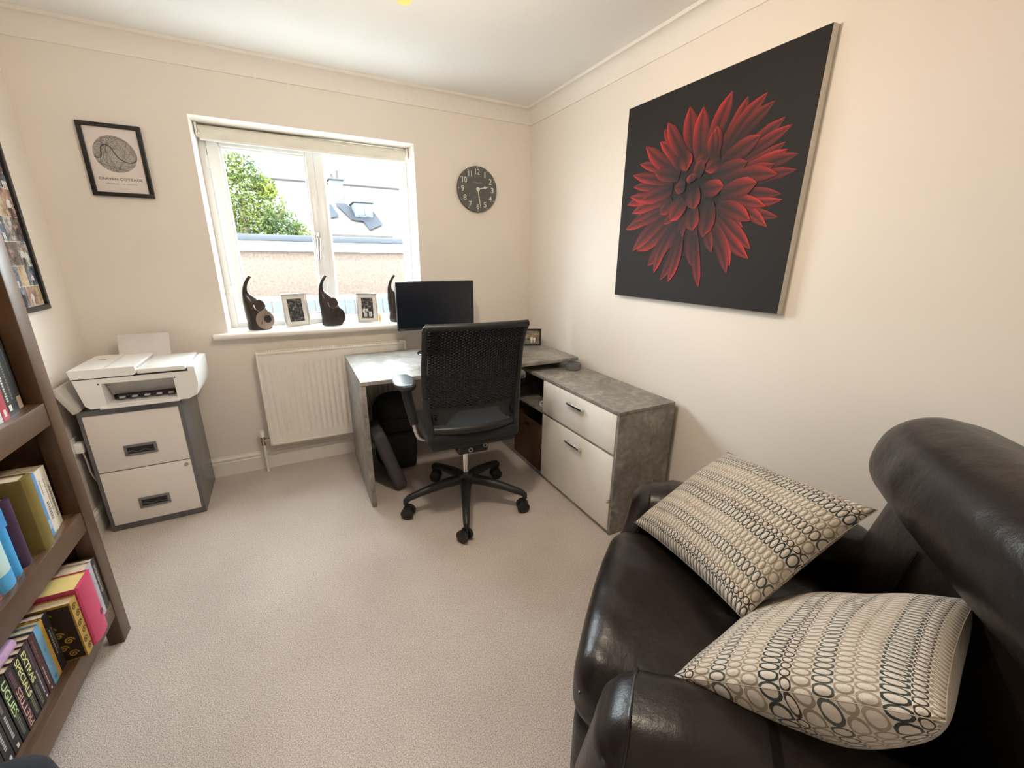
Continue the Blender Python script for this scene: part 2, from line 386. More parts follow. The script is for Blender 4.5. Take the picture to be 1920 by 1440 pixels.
# coving: a hollow cornice with small fillets
cp = [(0, 2.30), (.007, 2.30), (.007, 2.311)]
for i in range(9):
    a = PI / 2 * i / 8
    cp.append((.055 - .048 * math.cos(a), 2.311 + .073 * math.sin(a) * 1.0))
cp += [(.066, 2.384), (.066, 2.40), (0, 2.40)]
def cove(name, ax, a, b, sgn, off):
    bm = bmesh.new(); poly = [(off + sgn * p, q) for p, q in cp]
    prism(bm, poly, ax, a, b); struct(name, bm, COVE, ang=25)
def cove_y(name, a, b): # along x, on back wall
    bm = bmesh.new(); prism(bm, [(-p, q) for p, q in cp], 'x', a, b); struct(name, bm, COVE, ang=25)
cove_y('trim_1', XL, 0)
bm = bmesh.new(); prism(bm, [(-p, q) for p, q in cp], 'y', YB, 0); struct('trim_2', bm, COVE, ang=25)
bm = bmesh.new(); prism(bm, [(XL + p, q) for p, q in cp], 'y', YB, 0); struct('trim_3', bm, COVE, ang=25)
bm = bmesh.new(); prism(bm, [(YB + p, q) for p, q in cp], 'x', XL, 0); struct('trim_4', bm, COVE, ang=25)
# skirting boards with a moulded top
sk = [(0, 0), (.016, 0), (.016, .088), (.012, .094), (.012, .100), (.0165, .104), (.015, .112), (.007, .120), (.005, .127), (0, .127)]
bm = bmesh.new(); prism(bm, [(-p, q) for p, q in sk], 'x', XL, 0); struct('baseboard_back', bm, TRIM, ang=20)
bm = bmesh.new(); prism(bm, [(XL + p, q) for p, q in sk], 'y', YB, 0); struct('baseboard_left', bm, TRIM, ang=20)
bm = bmesh.new(); prism(bm, [(-p, q) for p, q in sk], 'y', YB, 0); struct('baseboard_right', bm, TRIM, ang=20)

# ------------------------------------------------------------------ window
win = thing('window_1', 'white two-light casement window above the radiator', None, (-1.48, .24, .92), kind='structure')
fy0, fy1 = .215, .285
bm = bmesh.new()
box(bm, WX0, WX0 + .036, fy0, fy1, WZ0, WZ1, .003); box(bm, WX1 - .036, WX1, fy0, fy1, WZ0, WZ1, .003)
box(bm, WX0 + .036, WX1 - .036, fy0, fy1, WZ0, WZ0 + .04, .003); box(bm, WX0 + .036, WX1 - .036, fy0, fy1, WZ1 - .04, WZ1, .003)
box(bm, -1.478, -1.424, fy0, fy1, WZ0 + .04, WZ1 - .04, .003)
part('window_frame', bm, UPVC, win)
bm = bmesh.new(); sy0, sy1 = .196, .27
sx0, sx1, sz0, sz1 = -2.040, -1.480, .952, 2.045
for a in ((sx0, sx0 + .062), (sx1 - .046, sx1)): box(bm, a[0], a[1], sy0, sy1, sz0, sz1, .006)
for a in ((sz0, sz0 + .040), (sz1 - .062, sz1)): box(bm, sx0 + .062, sx1 - .046, sy0, sy1, a[0], a[1], .006)
sash = part('opening_sash', bm, UPVC, win)
bm = bmesh.new()
for a in ((sx0 + .062, sx0 + .073), (sx1 - .057, sx1 - .046)): box(bm, a[0], a[1], .208, .24, sz0 + .04, sz1 - .062, .003)
for a in ((sz0 + .04, sz0 + .05), (sz1 - .073, sz1 - .062)): box(bm, sx0 + .073, sx1 - .057, .208, .24, a[0], a[1], .003)
part('glazing_bead', bm, UPVC, sash)
bm = bmesh.new()
for a in ((-1.424, -1.413), (-.929, -.916)): box(bm, a[0], a[1], .225, .255, WZ0 + .04, WZ1 - .04, .003)
for a in ((WZ0 + .04, WZ0 + .052), (WZ1 - .052, WZ1 - .04)): box(bm, -1.413, -.929, .225, .255, a[0], a[1], .003)
part('glazing_bead', bm, UPVC, win)
part('pane', B(sx0 + .066, sx1 - .05, .235, .239, sz0 + .044, sz1 - .066), GLASS, sash, smooth=False)
part('pane', B(-1.418, -.922, .245, .249, WZ0 + .046, WZ1 - .046), GLASS, win, smooth=False)
bm = bmesh.new(); box(bm, -1.514, -1.492, .184, .197, 1.455, 1.525, .004); tube(bm, [(-1.503, .19, 1.482), (-1.503, .165, 1.482)], .010, 10)
hd = part('handle', bm, CHROME, sash, label='chrome window handle')
part('lever', T([(-1.503, .166, 1.487), (-1.504, .162, 1.46), (-1.508, .168, 1.43), (-1.512, .170, 1.355)], [.012, .0105, .009, .008], 10), CHROME, hd)
bm = bmesh.new()
for zz in (1.12, 1.86): box(bm, sx0 - .018, sx0 + .004, .202, .216, zz, zz + .07, .003)
part('hinge', bm, UPVC, win)
bm = bmesh.new(); prism(bm, [(.22, .890), (0, .890), (0, .925), (.22, .925)], 'x', WX0 + .0005, WX1 - .0005)
prism(bm, [(-.0002, .890), (-.052, .890), (-.060, .893), (-.066, .901), (-.066, .914), (-.060, .922), (-.052, .925), (-.0002, .925)], 'x', -2.150, -.808)
part('window_board', bm, TRIM, win, ang=50, label='white painted window sill board')

# roller blind
bl = thing('roller_blind', 'cream roller blind wound up at the window head', 'blind', (-1.48, .165, 1.99))
part('roll', T([(-2.060, .168, 2.051), (-.900, .168, 2.051)], .025, 20), mat('blind_cream', (.75, .73, .64), .75, bump=.15, bscale=400), bl)
bm = bmesh.new(); box(bm, -2.057, -.903, .141, .144, 2.005, 2.052, .001); part('fabric', bm, MATS['blind_cream'], bl)
part('bottom_bar', B(-2.058, -.902, .137, .149, 1.993, 2.007, .004), mat('blind_bar', (.80, .80, .74), .4), bl)
for xx in (-2.074, -.897): part('bracket', B(xx, xx + .012, .135, .20, 2.015, 2.081, .004), UPVC, bl)
part('cord_wheel', T([(-2.061, .15, 2.035), (-2.053, .15, 2.035)], .014, 14), CHROME, bl)

# ------------------------------------------------------------------ outside
EXT_GROUND = mat('gravel_ground', (.29, .29, .285), .9, var=.12, vscale=30)
bm = bmesh.new(); box(bm, -40, 40, .36, 60, -.55, -.45); struct('ground', bm, EXT_GROUND, label='paved ground outside the window')
g = thing('garage', 'low neighbouring garage with pebble-dash wall and flat lead-edged roof', 'garage', (-1, 4.1, -.45))
part('wall', B(-5, 4, 4.05, 7.0, -.45, 1.44), mat('pebble_dash', (.042, .028, .020), .9, col2=(.088, .060, .044), vscale=38, bump=.6, bscale=45), g, smooth=False)
part('fascia', B(-5.1, 4.1, 3.98, 4.06, 1.43, 1.566, .01), mat('fascia_white', (.30, .31, .31), .5), g)
part('roof_edge', B(-5.1, 4.1, 3.94, 7.1, 1.566, 1.648, .01), mat('lead_flashing', (.0060, .0095, .0155), .7, var=.2, vscale=20), g)
fe = thing('board_fence', 'weathered pale board fence in front of the garage', 'fence', (-1, 3.2, -.45))
FW = mat('weathered_boards', (.017, .0215, .026), .8, col2=(.034, .040, .045), vscale=6, stretch=(3, 3, .4))
part('rail', B(-4, 2.5, 3.19, 3.22, .79, .87, .005), mat('fence_cap', (.07, .078, .083), .7), fe)
brd = None
for i in range(33):
    x = -3.2 + i * .125
    if brd is None:
        brd = part('board', B(x, x + .115, 3.16, 3.19, -.45, .80, .004), FW, fe)
        M0 = Matrix.Identity(4)
    else: dup_part(brd, 'board', fe, Matrix.Translation((i * .125, random.uniform(-.004, .004), random.uniform(-.006, .006))))
# tree
tr = thing('garden_tree', 'leafy green tree standing behind the garage', 'tree', (-2.35, 8.2, -.45))
LEAF = mat('leaf_green', (.006, .022, .011), .9, col2=(.060, .070, .010), vscale=1.8, detail=6, spec=.08)
part('trunk', T([(-2.4, 8.2, -.45), (-2.35, 8.2, .8), (-2.45, 8.15, 1.8), (-2.4, 8.2, 2.6)], [.16, .13, .1, .05], 10), mat('bark', (.10, .075, .05), .9), tr)
for q in (((-2.38, 8.2, 1.2), (-2.0, 8.1, 1.9), (-1.6, 8.1, 2.4)), ((-2.42, 8.2, 1.6), (-2.8, 8.2, 2.3), (-3.0, 8.2, 3.0))):
    part('branch', T(q, [.07, .05, .02], 8), MATS['bark'], tr)
bm = bmesh.new(); rr = random.Random(3)
blobs = [((-2.55, 8.2, 2.7), .75), ((-2.1, 8.1, 2.35), .55), ((-1.75, 8.1, 2.0), .42), ((-1.45, 8.1, 1.85), .3), ((-2.9, 8.2, 3.2), .6), ((-2.3, 8.1, 3.05), .38), ((-2.9, 8.2, 2.1), .6), ((-2.2, 8.0, 1.85), .45), ((-1.95, 8.1, 2.75), .25)]
for (c, r) in blobs:
    for i in range(int(1500 * r)):
        d = Vector((rr.gauss(0, 1), rr.gauss(0, 1), rr.gauss(0, 1))).normalized() * r * (rr.random() ** .4)
        p = Vector(c) + d; s = rr.uniform(.028, .055)
        a = Vector((rr.gauss(0, 1), rr.gauss(0, 1), rr.gauss(0, 1))).normalized(); b = a.orthogonal().normalized()
        flat_poly(bm, [p - a * s, p - b * s * .5, p + a * s, p + b * s * .5])
part('foliage', bm, LEAF, tr, smooth=False, kind='stuff')
# house behind: sloping tiled roof, dormer with slate cheeks, chimney
ho = thing('neighbour_house', 'pale tiled house roof with dormer and chimney beyond the garage', 'house', (.5, 13, -.45))
def quad_uv(pts, su=1.0):
    bm = bmesh.new(); uvl = bm.loops.layers.uv.new('UV'); f = flat_poly(bm, pts)
    o = Vector(pts[0]); ux = (Vector(pts[1]) - o); uxn = ux.normalized(); vy = (Vector(pts[3]) - o); vyn = (vy - uxn * vy.dot(uxn)).normalized()
    for l in f.loops: d = l.vert.co - o; l[uvl].uv = (d.dot(uxn) * su, d.dot(vyn) * su)
    return bm
ROOFT = brick_mat('roof_tiles', (.105, .096, .092), (.118, .108, .103), (.070, .064, .061), 5.0, bw=.55, rh=.5)
SLATE = brick_mat('slate_tiles', (.0045, .0075, .016), (.008, .0125, .024), (.0025, .004, .008), 6.0, bw=.5, rh=.4)
bm = quad_uv([(-5, 11, 1.93), (5.5, 11, 1.93), (5.5, 14.5, 3.83), (-5, 14.5, 3.83)])
bmesh.ops.solidify(bm, geom=bm.faces[:], thickness=.08); part('roof', bm, ROOFT, ho, smooth=False)
part('ridge', T([(-5, 14.5, 3.86), (5.5, 14.5, 3.86)], .07, 8), mat('ridge_tile', (.018, .015, .014), .8), ho)
part('wall', B(-4.9, 5.4, 11.3, 17.5, -.45, 1.98), mat('house_render', (.50, .44, .36), .8), ho, smooth=False)
bm = bmesh.new(); prism(bm, [(14.5, 3.8), (18, 1.95), (17.4, 1.9), (11.35, 1.95)], 'x', -4.9, 5.4); part('gable', bm, MATS['house_render'], ho, smooth=False)
def rz(y): return 1.93 + (y - 11) / 3.5 * 1.9
# dormer: slate cheeks either side sloping down with the roof, white front with window
def poly_uv(pts):
    bm = bmesh.new(); uvl = bm.loops.layers.uv.new('UV'); f = flat_poly(bm, pts)
    for l in f.loops: l[uvl].uv = (l.vert.co.x, l.vert.co.y * 1.14)
    bmesh.ops.solidify(bm, geom=bm.faces[:], thickness=.04); return bm
part('slate_cheek', poly_uv([(-.101, 12.9, 3.041), (.282, 12.928, 3.056), (.486, 12.003, 2.554), (.26, 11.852, 2.473)]), SLATE, ho, smooth=False)
part('slate_cheek', poly_uv([(.26, 11.852, 2.473), (.60, 12.05, 2.58), (.92, 12.05, 2.58), (1.033, 12.549, 2.851), (1.171, 11.658, 2.367), (.689, 11.28, 2.162), (.586, 11.807, 2.448)]), SLATE, ho, smooth=False)
part('slate_cheek', poly_uv([(-.305, 12.762, 2.967), (-.227, 12.834, 3.006), (-.091, 12.07, 2.591), (-.407, 11.884, 2.49)]), SLATE, ho, smooth=False)
dm = part('dormer_front', B(.40, .95, 12.06, 13.2, 2.58, 3.01, .01), mat('dormer_white', (.040, .052, .058), .5), ho)
part('dormer_roof', B(.36, 1.0, 12.0, 13.3, 3.01, 3.05, .01), mat('dormer_lead', (.010, .010, .010), .6), ho)
for k in range(2):
    x = .50 + k * .20
    wf = part('window', B(x, x + .18, 12.03, 12.07, 2.63, 2.95, .005), mat('dormer_frame', (.055, .065, .07), .5), ho)
    part('pane', B(x + .025, x + .155, 12.02, 12.035, 2.66, 2.92), mat('dormer_glass', (.018, .030, .038), .4), wf)
part('chimney', B(-.15, .26, 13.3, 13.75, 2.9, 3.83, .01), mat('chimney_render', (.040, .050, .054), .8), ho)
part('chimney_cap', B(-.20, .31, 13.25, 13.8, 3.80, 3.86, .01), mat('chimney_cap', (.016, .015, .015), .8), ho)
for x, h in ((-.05, .12), (.13, .24)): part('chimney_pot', LA([(0, 0), (.06, 0), (.045, h), (.055, h + .02), (0, h + .02)], (x, 13.5, 3.87), 12), MATS['chimney_cap'], ho)
part('parapet', B(-.45, 1.3, 10.9, 11.05, 1.90, 2.0, .02), mat('stone_parapet', (.030, .026, .021), .9, var=.3, vscale=14), ho)
sh = thing('garden_shed', 'small brick outbuilding with grey pitched roof left of the tree', 'shed', (-3.3, 9.6, -.45))
part('wall', B(-4.6, -2.62, 9.5, 10.4, -.45, 1.86), mat('shed_brick', (.032, .018, .014), .85, var=.15), sh, smooth=False)
bm = bmesh.new(); prism(bm, [(-4.8, 1.80), (-2.42, 1.86), (-2.42, 1.92), (-3.6, 2.45), (-4.8, 1.9)], 'y', 9.4, 10.5); part('roof', bm, MATS['lead_flashing'], sh, smooth=False)

# ================================================================== CANVAS with red dahlia
cvY0, cvY1, cvZ0, cvZ1, cvX = -1.087, -2.036, 1.178, 2.1215, -.035
cv = thing('canvas_picture', 'large square canvas of a red dahlia on black, hung on the right wall', 'picture', (-.018, -1.56, 1.178))
part('canvas', B(cvX, -.002, cvY1, cvY0, cvZ0, cvZ1, .003), mat('canvas_edge', (.70, .66, .58), .8, bump=.2, bscale=600), cv)
part('printed_face', B(cvX - .0012, cvX, cvY1 + .002, cvY0 - .002, cvZ0 + .002, cvZ1 - .002), mat('canvas_black', (.0065, .0042, .0040), .75, bump=.15, bscale=700, var=.1), cv, smooth=False)
PET = [[469,687,418,900,79],[526,676,497,879,76],[572,712,637,899,70],[642,698,714,858,60],[682,707,798,848,57],[721,715,835,810,49],[754,642,887,741,53],[766,633,920,708,46],[764,590,906,653,46],[786,579,919,625,45],[847,553,962,602,44],[820,498,968,546,43],[758,463,925,465,42],[771,444,935,444,37],[755,419,930,379,42],[712,422,891,345,46],[717,394,784,349,34],[679,369,835,260,53],[685,331,833,220,50],[665,313,752,186,51],[661,273,741,155,48],[603,334,647,246,45],[528,327,542,182,59],[556,234,601,84,45],[456,361,421,223,65],[414,363,353,266,66],[352,389,162,256,83],[318,412,126,258,70],[392,322,251,176,75],[416,256,353,103,52],[434,234,409,97,51],[354,279,305,142,55],[287,425,56,376,61],[266,460,123,414,57],[292,491,99,460,60],[273,514,52,508,56],[314,540,70,549,53],[311,563,90,596,50],[306,595,78,657,47],[301,626,125,705,46],[364,642,158,784,64],[367,667,255,787,54],[358,717,272,838,57],[390,730,294,863,62],[626,667,583,781,55],[673,640,801,698,65],[732,545,878,580,55],[448,413,337,389,49],[708,449,871,426,44],[595,582,761,608,69],[648,538,899,540,57],[405,601,241,645,60],[355,556,160,520,66],[378,502,307,440,66],[455,495,379,403,86],[508,449,525,348,79],[597,470,587,315,76],[640,457,814,374,60],[656,492,817,520,71],[506,538,515,444,72],[556,532,661,528,65],[630,639,555,606,60],[407,708,448,622,70],[567,678,499,653,49],[584,661,570,762,49],[511,585,529,657,56],[452,554,387,553,56],[488,569,476,605,51]]
bm = bmesh.new(); cl = bm.loops.layers.color.new('Col'); rr = random.Random(5)
def cvp(a, b, k): return Vector((cvX - .0014 - k, cvY0 - (cvY0 - cvY1) * a / 1000, cvZ0 + (cvZ1 - cvZ0) * b / 1000))
mid = Vector((520, 560))
for i, (ax, ay, bx, by, wd) in enumerate(PET):
    A, Bp = Vector((ax, ay)), Vector((bx, by)); d = Bp - A; nrm = Vector((-d.y, d.x)).normalized()
    if i < 49: A = A + (mid - A) * .28; d = Bp - A
    cur = rr.uniform(-.07, .07) * d.length; K = 9; rows = []; br = rr.uniform(.8, 1.2) * (1 if i < 49 else .95)
    for k in range(K + 1):
        t = k / K; wv = wd * .98 * (.42 + .75 * math.sin(PI * min(1, t * .78 + .12))) * (1 - max(0, (t - .72) / .28) ** 2.0 * .94) * .5
        c = A + d * t + nrm * (cur * math.sin(PI * t))
        rows.append(([cvp(*(c + nrm * (wv * s)), i * .00006) for s in (-1, -.45, 0.05, .5, 1)], t))
    for (r0, t0), (r1, t1) in zip(rows, rows[1:]):
        v0 = [bm.verts.new(p) for p in r0]; v1 = [bm.verts.new(p) for p in r1]
        for j in range(4):
            f = bm.faces.new((v0[j], v0[j + 1], v1[j + 1], v1[j]))
            for lp in f.loops:
                jj = (v0.index(lp.vert) if lp.vert in v0 else v1.index(lp.vert)); t = t0 if lp.vert in v0 else t1
                s = (.55, .95, .45, 1.0, 1.4)[jj] * (.30 + .85 * t) * br
                lp[cl] = (min(1, .50 * s), min(1, .080 * s + .06 * max(0, t - .55)), min(1, .060 * s + .055 * max(0, t - .55)), 1)
part('flower_print', bm, vcol_mat('dahlia_ink', .7), cv, smooth=False)
bm = bmesh.new(); flat_poly(bm, [cvp(465, 400, -.0008), cvp(505, 400, -.0008), cvp(510, 4, -.0008), cvp(478, 4, -.0008)])
part('stem_print', bm, mat('stem_ink', (.002, .002, .002), .6), cv, smooth=False)

# ================================================================== framed map print
fx0, fx1, fz0, fz1 = -2.5304, -2.2853, 1.6576, 1.9907
fm = thing('framed_map_print', 'black framed round street-map print lettered CRAVEN COTTAGE on the back wall', 'picture', ((fx0 + fx1) / 2, -.01, fz0))
bm = frame_bm(bmesh.new(), fx1 - fx0, fz1 - fz0, .019, .018); xf(bm, Matrix.Translation(((fx0 + fx1) / 2, -.002, fz0))); part('frame', bm, BLACKW, fm)
part('print', B(fx0 + .017, fx1 - .017, -.010, -.003, fz0 + .017, fz1 - .017), PICGLASS, fm, smooth=False)
mcx, mcz, mr = (fx0 + fx1) / 2, fz0 + .197, .084; py = -.0105
bm = bmesh.new(); ellipse(bm, (mcx, py, mcz), (1, 0, 0), (0, 0, 1), mr, mr, 48)
mp = part('map_disc', bm, photo_mat('map_ink', [(.24, .22, .205), (.40, .37, .35), (.58, .53, .51)], 210, 2), fm, smooth=False)
def strip(bm, pts, wd, y):
    for (a, b) in zip(pts, pts[1:]):
        d = Vector((b[0] - a[0], b[1] - a[1])); 
        if d.length < 1e-6: continue
        n = Vector((-d.y, d.x)).normalized() * wd / 2
        flat_poly(bm, [(a[0] - n.x, y, a[1] - n.y), (b[0] - n.x, y, b[1] - n.y), (b[0] + n.x, y, b[1] + n.y), (a[0] + n.x, y, a[1] + n.y)])
bm = bmesh.new(); rr = random.Random(11)
for k in range(46):
    a = rr.uniform(0, 2 * PI); b = a + rr.uniform(.5, 2.6); r0 = rr.choice((1, 1, rr.uniform(.3, .9)))
    P0 = (mcx + mr * r0 * math.cos(a), mcz + mr * r0 * math.sin(a)); P1 = (mcx + mr * .99 * math.cos(b), mcz + mr * .99 * math.sin(b))
    md = ((P0[0] + P1[0]) / 2 + rr.uniform(-.01, .01), (P0[1] + P1[1]) / 2 + rr.uniform(-.01, .01))
    if (md[0] - mcx) ** 2 + (md[1] - mcz) ** 2 > mr * mr: continue
    strip(bm, [P0, md, P1], .0011, py - .0002)
part('map_streets', bm, mat('map_line', (.10, .09, .085), .5), mp, smooth=False)
bm = bmesh.new(); rv = [(-.97, -.18), (-.85, -.25), (-.70, -.20), (-.62, .02), (-.60, .28), (-.48, .45), (-.28, .47), (-.12, .32), (0, .02), (.15, -.20), (.36, -.36), (.62, -.42), (.85, -.34), (.96, -.18), (.985, .06)]
def cr(P, n=5):
    out = []
    for i in range(len(P) - 1):
        p0, p1, p2, p3 = P[max(0, i - 1)], P[i], P[i + 1], P[min(len(P) - 1, i + 2)]
        for k in range(n):
            t = k / n
            out.append(tuple(.5 * ((2 * p1[j]) + (-p0[j] + p2[j]) * t + (2 * p0[j] - 5 * p1[j] + 4 * p2[j] - p3[j]) * t * t + (-p0[j] + 3 * p1[j] - 3 * p2[j] + p3[j]) * t ** 3) for j in range(len(p1))))
    out.append(tuple(P[-1])); return out
strip(bm, [(mcx + mr * a, mcz + mr * b) for a, b in cr(rv)], .0042, py - .0004)
part('map_river', bm, mat('map_river_ink', (.05, .045, .045), .5), mp, smooth=False)
part('title', text_bm('CRAVEN COTTAGE', (mcx, py, fz0 + .082), (1, 0, 0), (0, 0, 1), width=.172, height=.0125, bold=.012), mat('title_ink', (.09, .08, .085), .5), fm, smooth=False)
bm = bmesh.new()
for a, b in ((-.062, -.012), (.004, .012), (.020, .062)): flat_poly(bm, [(mcx + a, py, fz0 + .058), (mcx + b, py, fz0 + .058), (mcx + b, py, fz0 + .063), (mcx + a, py, fz0 + .063)])
part('subtitle', bm, mat('subtitle_ink', (.50, .45, .44), .5), fm, smooth=False)

# ================================================================== wall clock
ck = thing('wall_clock', 'round slate grey wall clock with pale numerals', 'clock', (-.4414, -.01, 1.69))
ccx, ccz, cr_ = -.4414, 1.8403, .150
def yface(bm): # lathe about z -> face toward -y
    return xf(bm, Matrix.Translation((ccx, 0, ccz)) @ Matrix.Rotation(PI / 2, 4, 'X'))
part('face', yface(LA([(0, .002), (cr_, .002), (cr_, .022), (cr_ - .004, .026), (0, .026)], n=64)), mat('slate_face', (.105, .108, .105), .6, var=.12, vscale=40), ck)
NUM = mat('clock_cream', (.72, .68, .58), .6)
for h in range(1, 13):
    a = PI / 2 - h * PI / 6
    part('numeral', text_bm(str(h), (ccx + .113 * math.cos(a), -.0263, ccz + .113 * math.sin(a)), (1, 0, 0), (0, 0, 1), height=.037, width={1: .0075, 10: .036, 11: .024, 12: .034}.get(h, .022), bold=.01), NUM, ck, smooth=False)
    bm = bmesh.new(); ellipse(bm, (ccx + .1425 * math.cos(a), -.0263, ccz + .1425 * math.sin(a)), (1, 0, 0), (0, 0, 1), .0035, .0035, 8)
    part('hour_dot', bm, NUM, ck, smooth=False)
part('lettering', text_bm('THOMAS KENT', (ccx, -.0263, ccz + .042), (1, 0, 0), (0, 0, 1), width=.072, height=.0075), mat('clock_grey', (.32, .32, .30), .6), ck, smooth=False)
part('lettering', text_bm('LONDON', (ccx, -.0263, ccz - .05), (1, 0, 0), (0, 0, 1), width=.048, height=.0075), MATS['clock_grey'], ck, smooth=False)
def hand(ang, ln, kind):
    bm = bmesh.new(); a = math.radians(90 - ang); d = Vector((math.cos(a), 0, math.sin(a))); n = Vector((-d.z, 0, d.x)); c = Vector((ccx, -.030, ccz))
    prof = ((0, .0035), (.55, .003), (.62, .009), (.72, .006), (.85, .003), (1, .0006)) if kind else ((0, .004), (.6, .003), (1, .001))
    L_ = [c + d * (ln * t) + n * wv for t, wv in prof] + [c + d * (ln * t) - n * wv for t, wv in reversed(prof)]
    return prism(bm, [(p.x, p.z) for p in L_], 'y', -.0312, -.0298)
part('hour_hand', hand(76, .086, 1), NUM, ck, smooth=False); part('minute_hand', hand(171, .125, 0), NUM, ck, smooth=False)
part('hub', yface(LA([(0, .026), (.013, .026), (.013, .033), (.006, .033), (.006, .0345), (0, .0345)], n=20)), NUM, ck)

# ================================================================== collage frame on left wall
cf = thing('photo_collage_frame', 'large black framed photo collage on the left wall above the bookcase', 'picture', (XL + .01, -.61, 1.128))
LW = Matrix.Translation((XL + .002, -.613, 1.128)) @ Matrix.Rotation(PI / 2, 4, 'Z')
CW, CH = .70, .72
part('frame', xf(frame_bm(bmesh.new(), CW, CH, .022, .02), LW), BLACKW, cf)
part('backing', xf(B(-CW / 2 + .02, CW / 2 - .02, -.008, 0, .02, CH - .02), LW), mat('collage_white', (.70, .68, .66), .4), cf, smooth=False)
pm = [photo_mat('snapshot_a', [(.03, .03, .035), (.12, .10, .09), (.45, .30, .24)], 26), photo_mat('snapshot_b', [(.05, .06, .08), (.30, .28, .27), (.62, .58, .55)], 30),
      photo_mat('snapshot_c', [(.25, .18, .10), (.52, .42, .28), (.62, .52, .36)], 18), photo_mat('snapshot_d', [(.02, .03, .05), (.08, .11, .17), (.30, .32, .36)], 24),
      photo_mat('snapshot_e', [(.06, .04, .03), (.36, .22, .17), (.58, .40, .33)], 22)]
rr = random.Random(21); z = .024
while z < CH - .06:
    hgt = min(rr.choice((.085, .10, .115)), CH - .024 - z); x = -CW / 2 + .024
    xs = []
    while x < CW / 2 - .05:
        wd = rr.choice((.062, .075, .09)); wd = min(wd, CW / 2 - .024 - x)
        if CW / 2 - .024 - x - wd < .045: wd = CW / 2 - .024 - x
        ph = part('photo', xf(B(x + .0015, x + wd - .0015, -.0095, -.008, z + .0015, z + hgt - .0015), LW), rr.choice(pm), cf, smooth=False)
        k = rr.randrange(3)
        if k:
            fb = figures(k, wd * .9, hgt * 1.25, rr.random(), [SKIN, PW, PD, PB])
            for ci, b2 in fb.items():
                if len(b2.faces) == 0: b2.free(); continue
                part('pictured_figure', xf(b2, LW @ Matrix.Translation((x + wd / 2, -.0096, z + hgt * .48))), [SKIN, PW, PD, PB][ci], ph, smooth=False)
        x += wd
    z += hgt

# ================================================================== RADIATOR
rd = thing('radiator', 'white panel radiator with top grille under the window', 'radiator', (-1.493, -.07, .19))
rx0, rx1, rz0, rz1 = -1.951, -1.0355, .19, .806
bm = bmesh.new(); NF = 26; sub = 6; zr = [rz0 + .004, rz0 + .055, rz0 + .062, rz0 + .085, rz0 + .10, rz1 - .10, rz1 - .085, rz1 - .065, rz1 - .058, rz1 - .012]
rows = []
xsr = [rx0 + .01] + [rx0 + .022 + (rx1 - rx0 - .044) * i / (NF * sub) for i in range(NF * sub + 1)] + [rx1 - .01]
for k, zz in enumerate(zr):
    amp = (0, 0, .2, .9, 1, 1, .9, .2, 0, 0)[k]; row = []
    for i, x in enumerate(xsr):
        ph = ((i - 1) % sub) / sub; dpt = (0, .4, 1, 1, 1, .4)[(i - 1) % sub] if 0 < i < len(xsr) - 1 else 0
        row.append(bm.verts.new((x, -.098 + .007 * amp * (1 - dpt) - (.0 if amp else 0), zz)))
    rows.append(row)
for a, b in zip(rows, rows[1:]):
    for i in range(len(a) - 1): bm.faces.new((a[i], a[i + 1], b[i + 1], b[i]))
RADP = mat('radiator_enamel', (.82, .785, .735), .35, var=.01)
part('front_panel', bm, RADP, rd, ang=60)
part('side_panel', B(rx0, rx0 + .012, -.102, -.035, rz0 + .004, rz1, .003), RADP, rd); part('side_panel', B(rx1 - .012, rx1, -.102, -.035, rz0 + .004, rz1, .003), RADP, rd)
part('rear_panel', B(rx0 + .012, rx1 - .012, -.045, -.03, rz0, rz1 - .02, .003), RADP, rd)
part('bottom_rim', B(rx0 + .005, rx1 - .005, -.103, -.09, rz0 - .002, rz0 + .012, .003), RADP, rd)
bm = bmesh.new(); box(bm, rx0 + .010, rx1 - .010, -.104, -.088, rz1 - .014, rz1 - .001, .002); box(bm, rx0 + .010, rx1 - .010, -.048, -.034, rz1 - .014, rz1 - .001, .002)
n = 62
for i in range(n + 1):
    x = rx0 + .015 + (rx1 - rx0 - .03) * i / n; box(bm, x - .0034, x + .0034, -.088, -.048, rz1 - .010, rz1 - .003)
part('top_grille', bm, RADP, rd)
bm = T([(-1.952, -.066, .222), (-1.972, -.066, .222)], .010, 12); tube(bm, [(-1.992, -.066, .190), (-1.992, -.066, .252)], .0125, 14); tube(bm, [(-1.984, -.066, .222), (-1.968, -.066, .222)], .015, 6)
vl = part('valve', bm, mat('valve_metal', (.45, .38, .30), .3, metal=1.0), rd)
part('valve_cap', T([(-1.992, -.066, .250), (-1.992, -.066, .262), (-1.992, -.066, .288)], [.0165, .016, .0135], 16), WHITEP, vl)
part('pipe', T([(-1.992, -.066, .192), (-1.992, -.066, .001)], .0085, 12), RADP, rd)

# ================================================================== FILING CABINET
FCR = .0233
fc = thing('filing_cabinet', 'grey two-drawer steel filing cabinet with white drawer fronts', 'filing cabinet', (-2.6803, -.447, 0), FCR)
part('body', B(0, .4006, .004, .4, .0, .66, .004), STEELG, fc, local=True)
for z0, z1, hz in ((.336, .632, .434), (.036, .331, .137)):
    dr = part('drawer', B(.018, .382, -.003, .01, z0, z1, .003), STEELW, fc, local=True)
    hb = frame_bm(bmesh.new(), .128, .058, .012, .008, .0025); xf(hb, Matrix.Translation((.199, -.002, hz - .029)))
    hd = part('handle', hb, mat('handle_grey', (.17, .17, .178), .45), dr, local=True, label='grey recessed handle')
    part('recess', B(.145, .253, -.0045, -.002, hz - .019, hz + .019), DARKIN, hd, local=True)
    part('grip', T([(.147 + i * .0088, -.007, hz - .007 + .005 * math.sin(i * 1.05)) for i in range(13)], .0045, 8), mat('grip_grey', (.06, .06, .065), .4), hd, local=True)
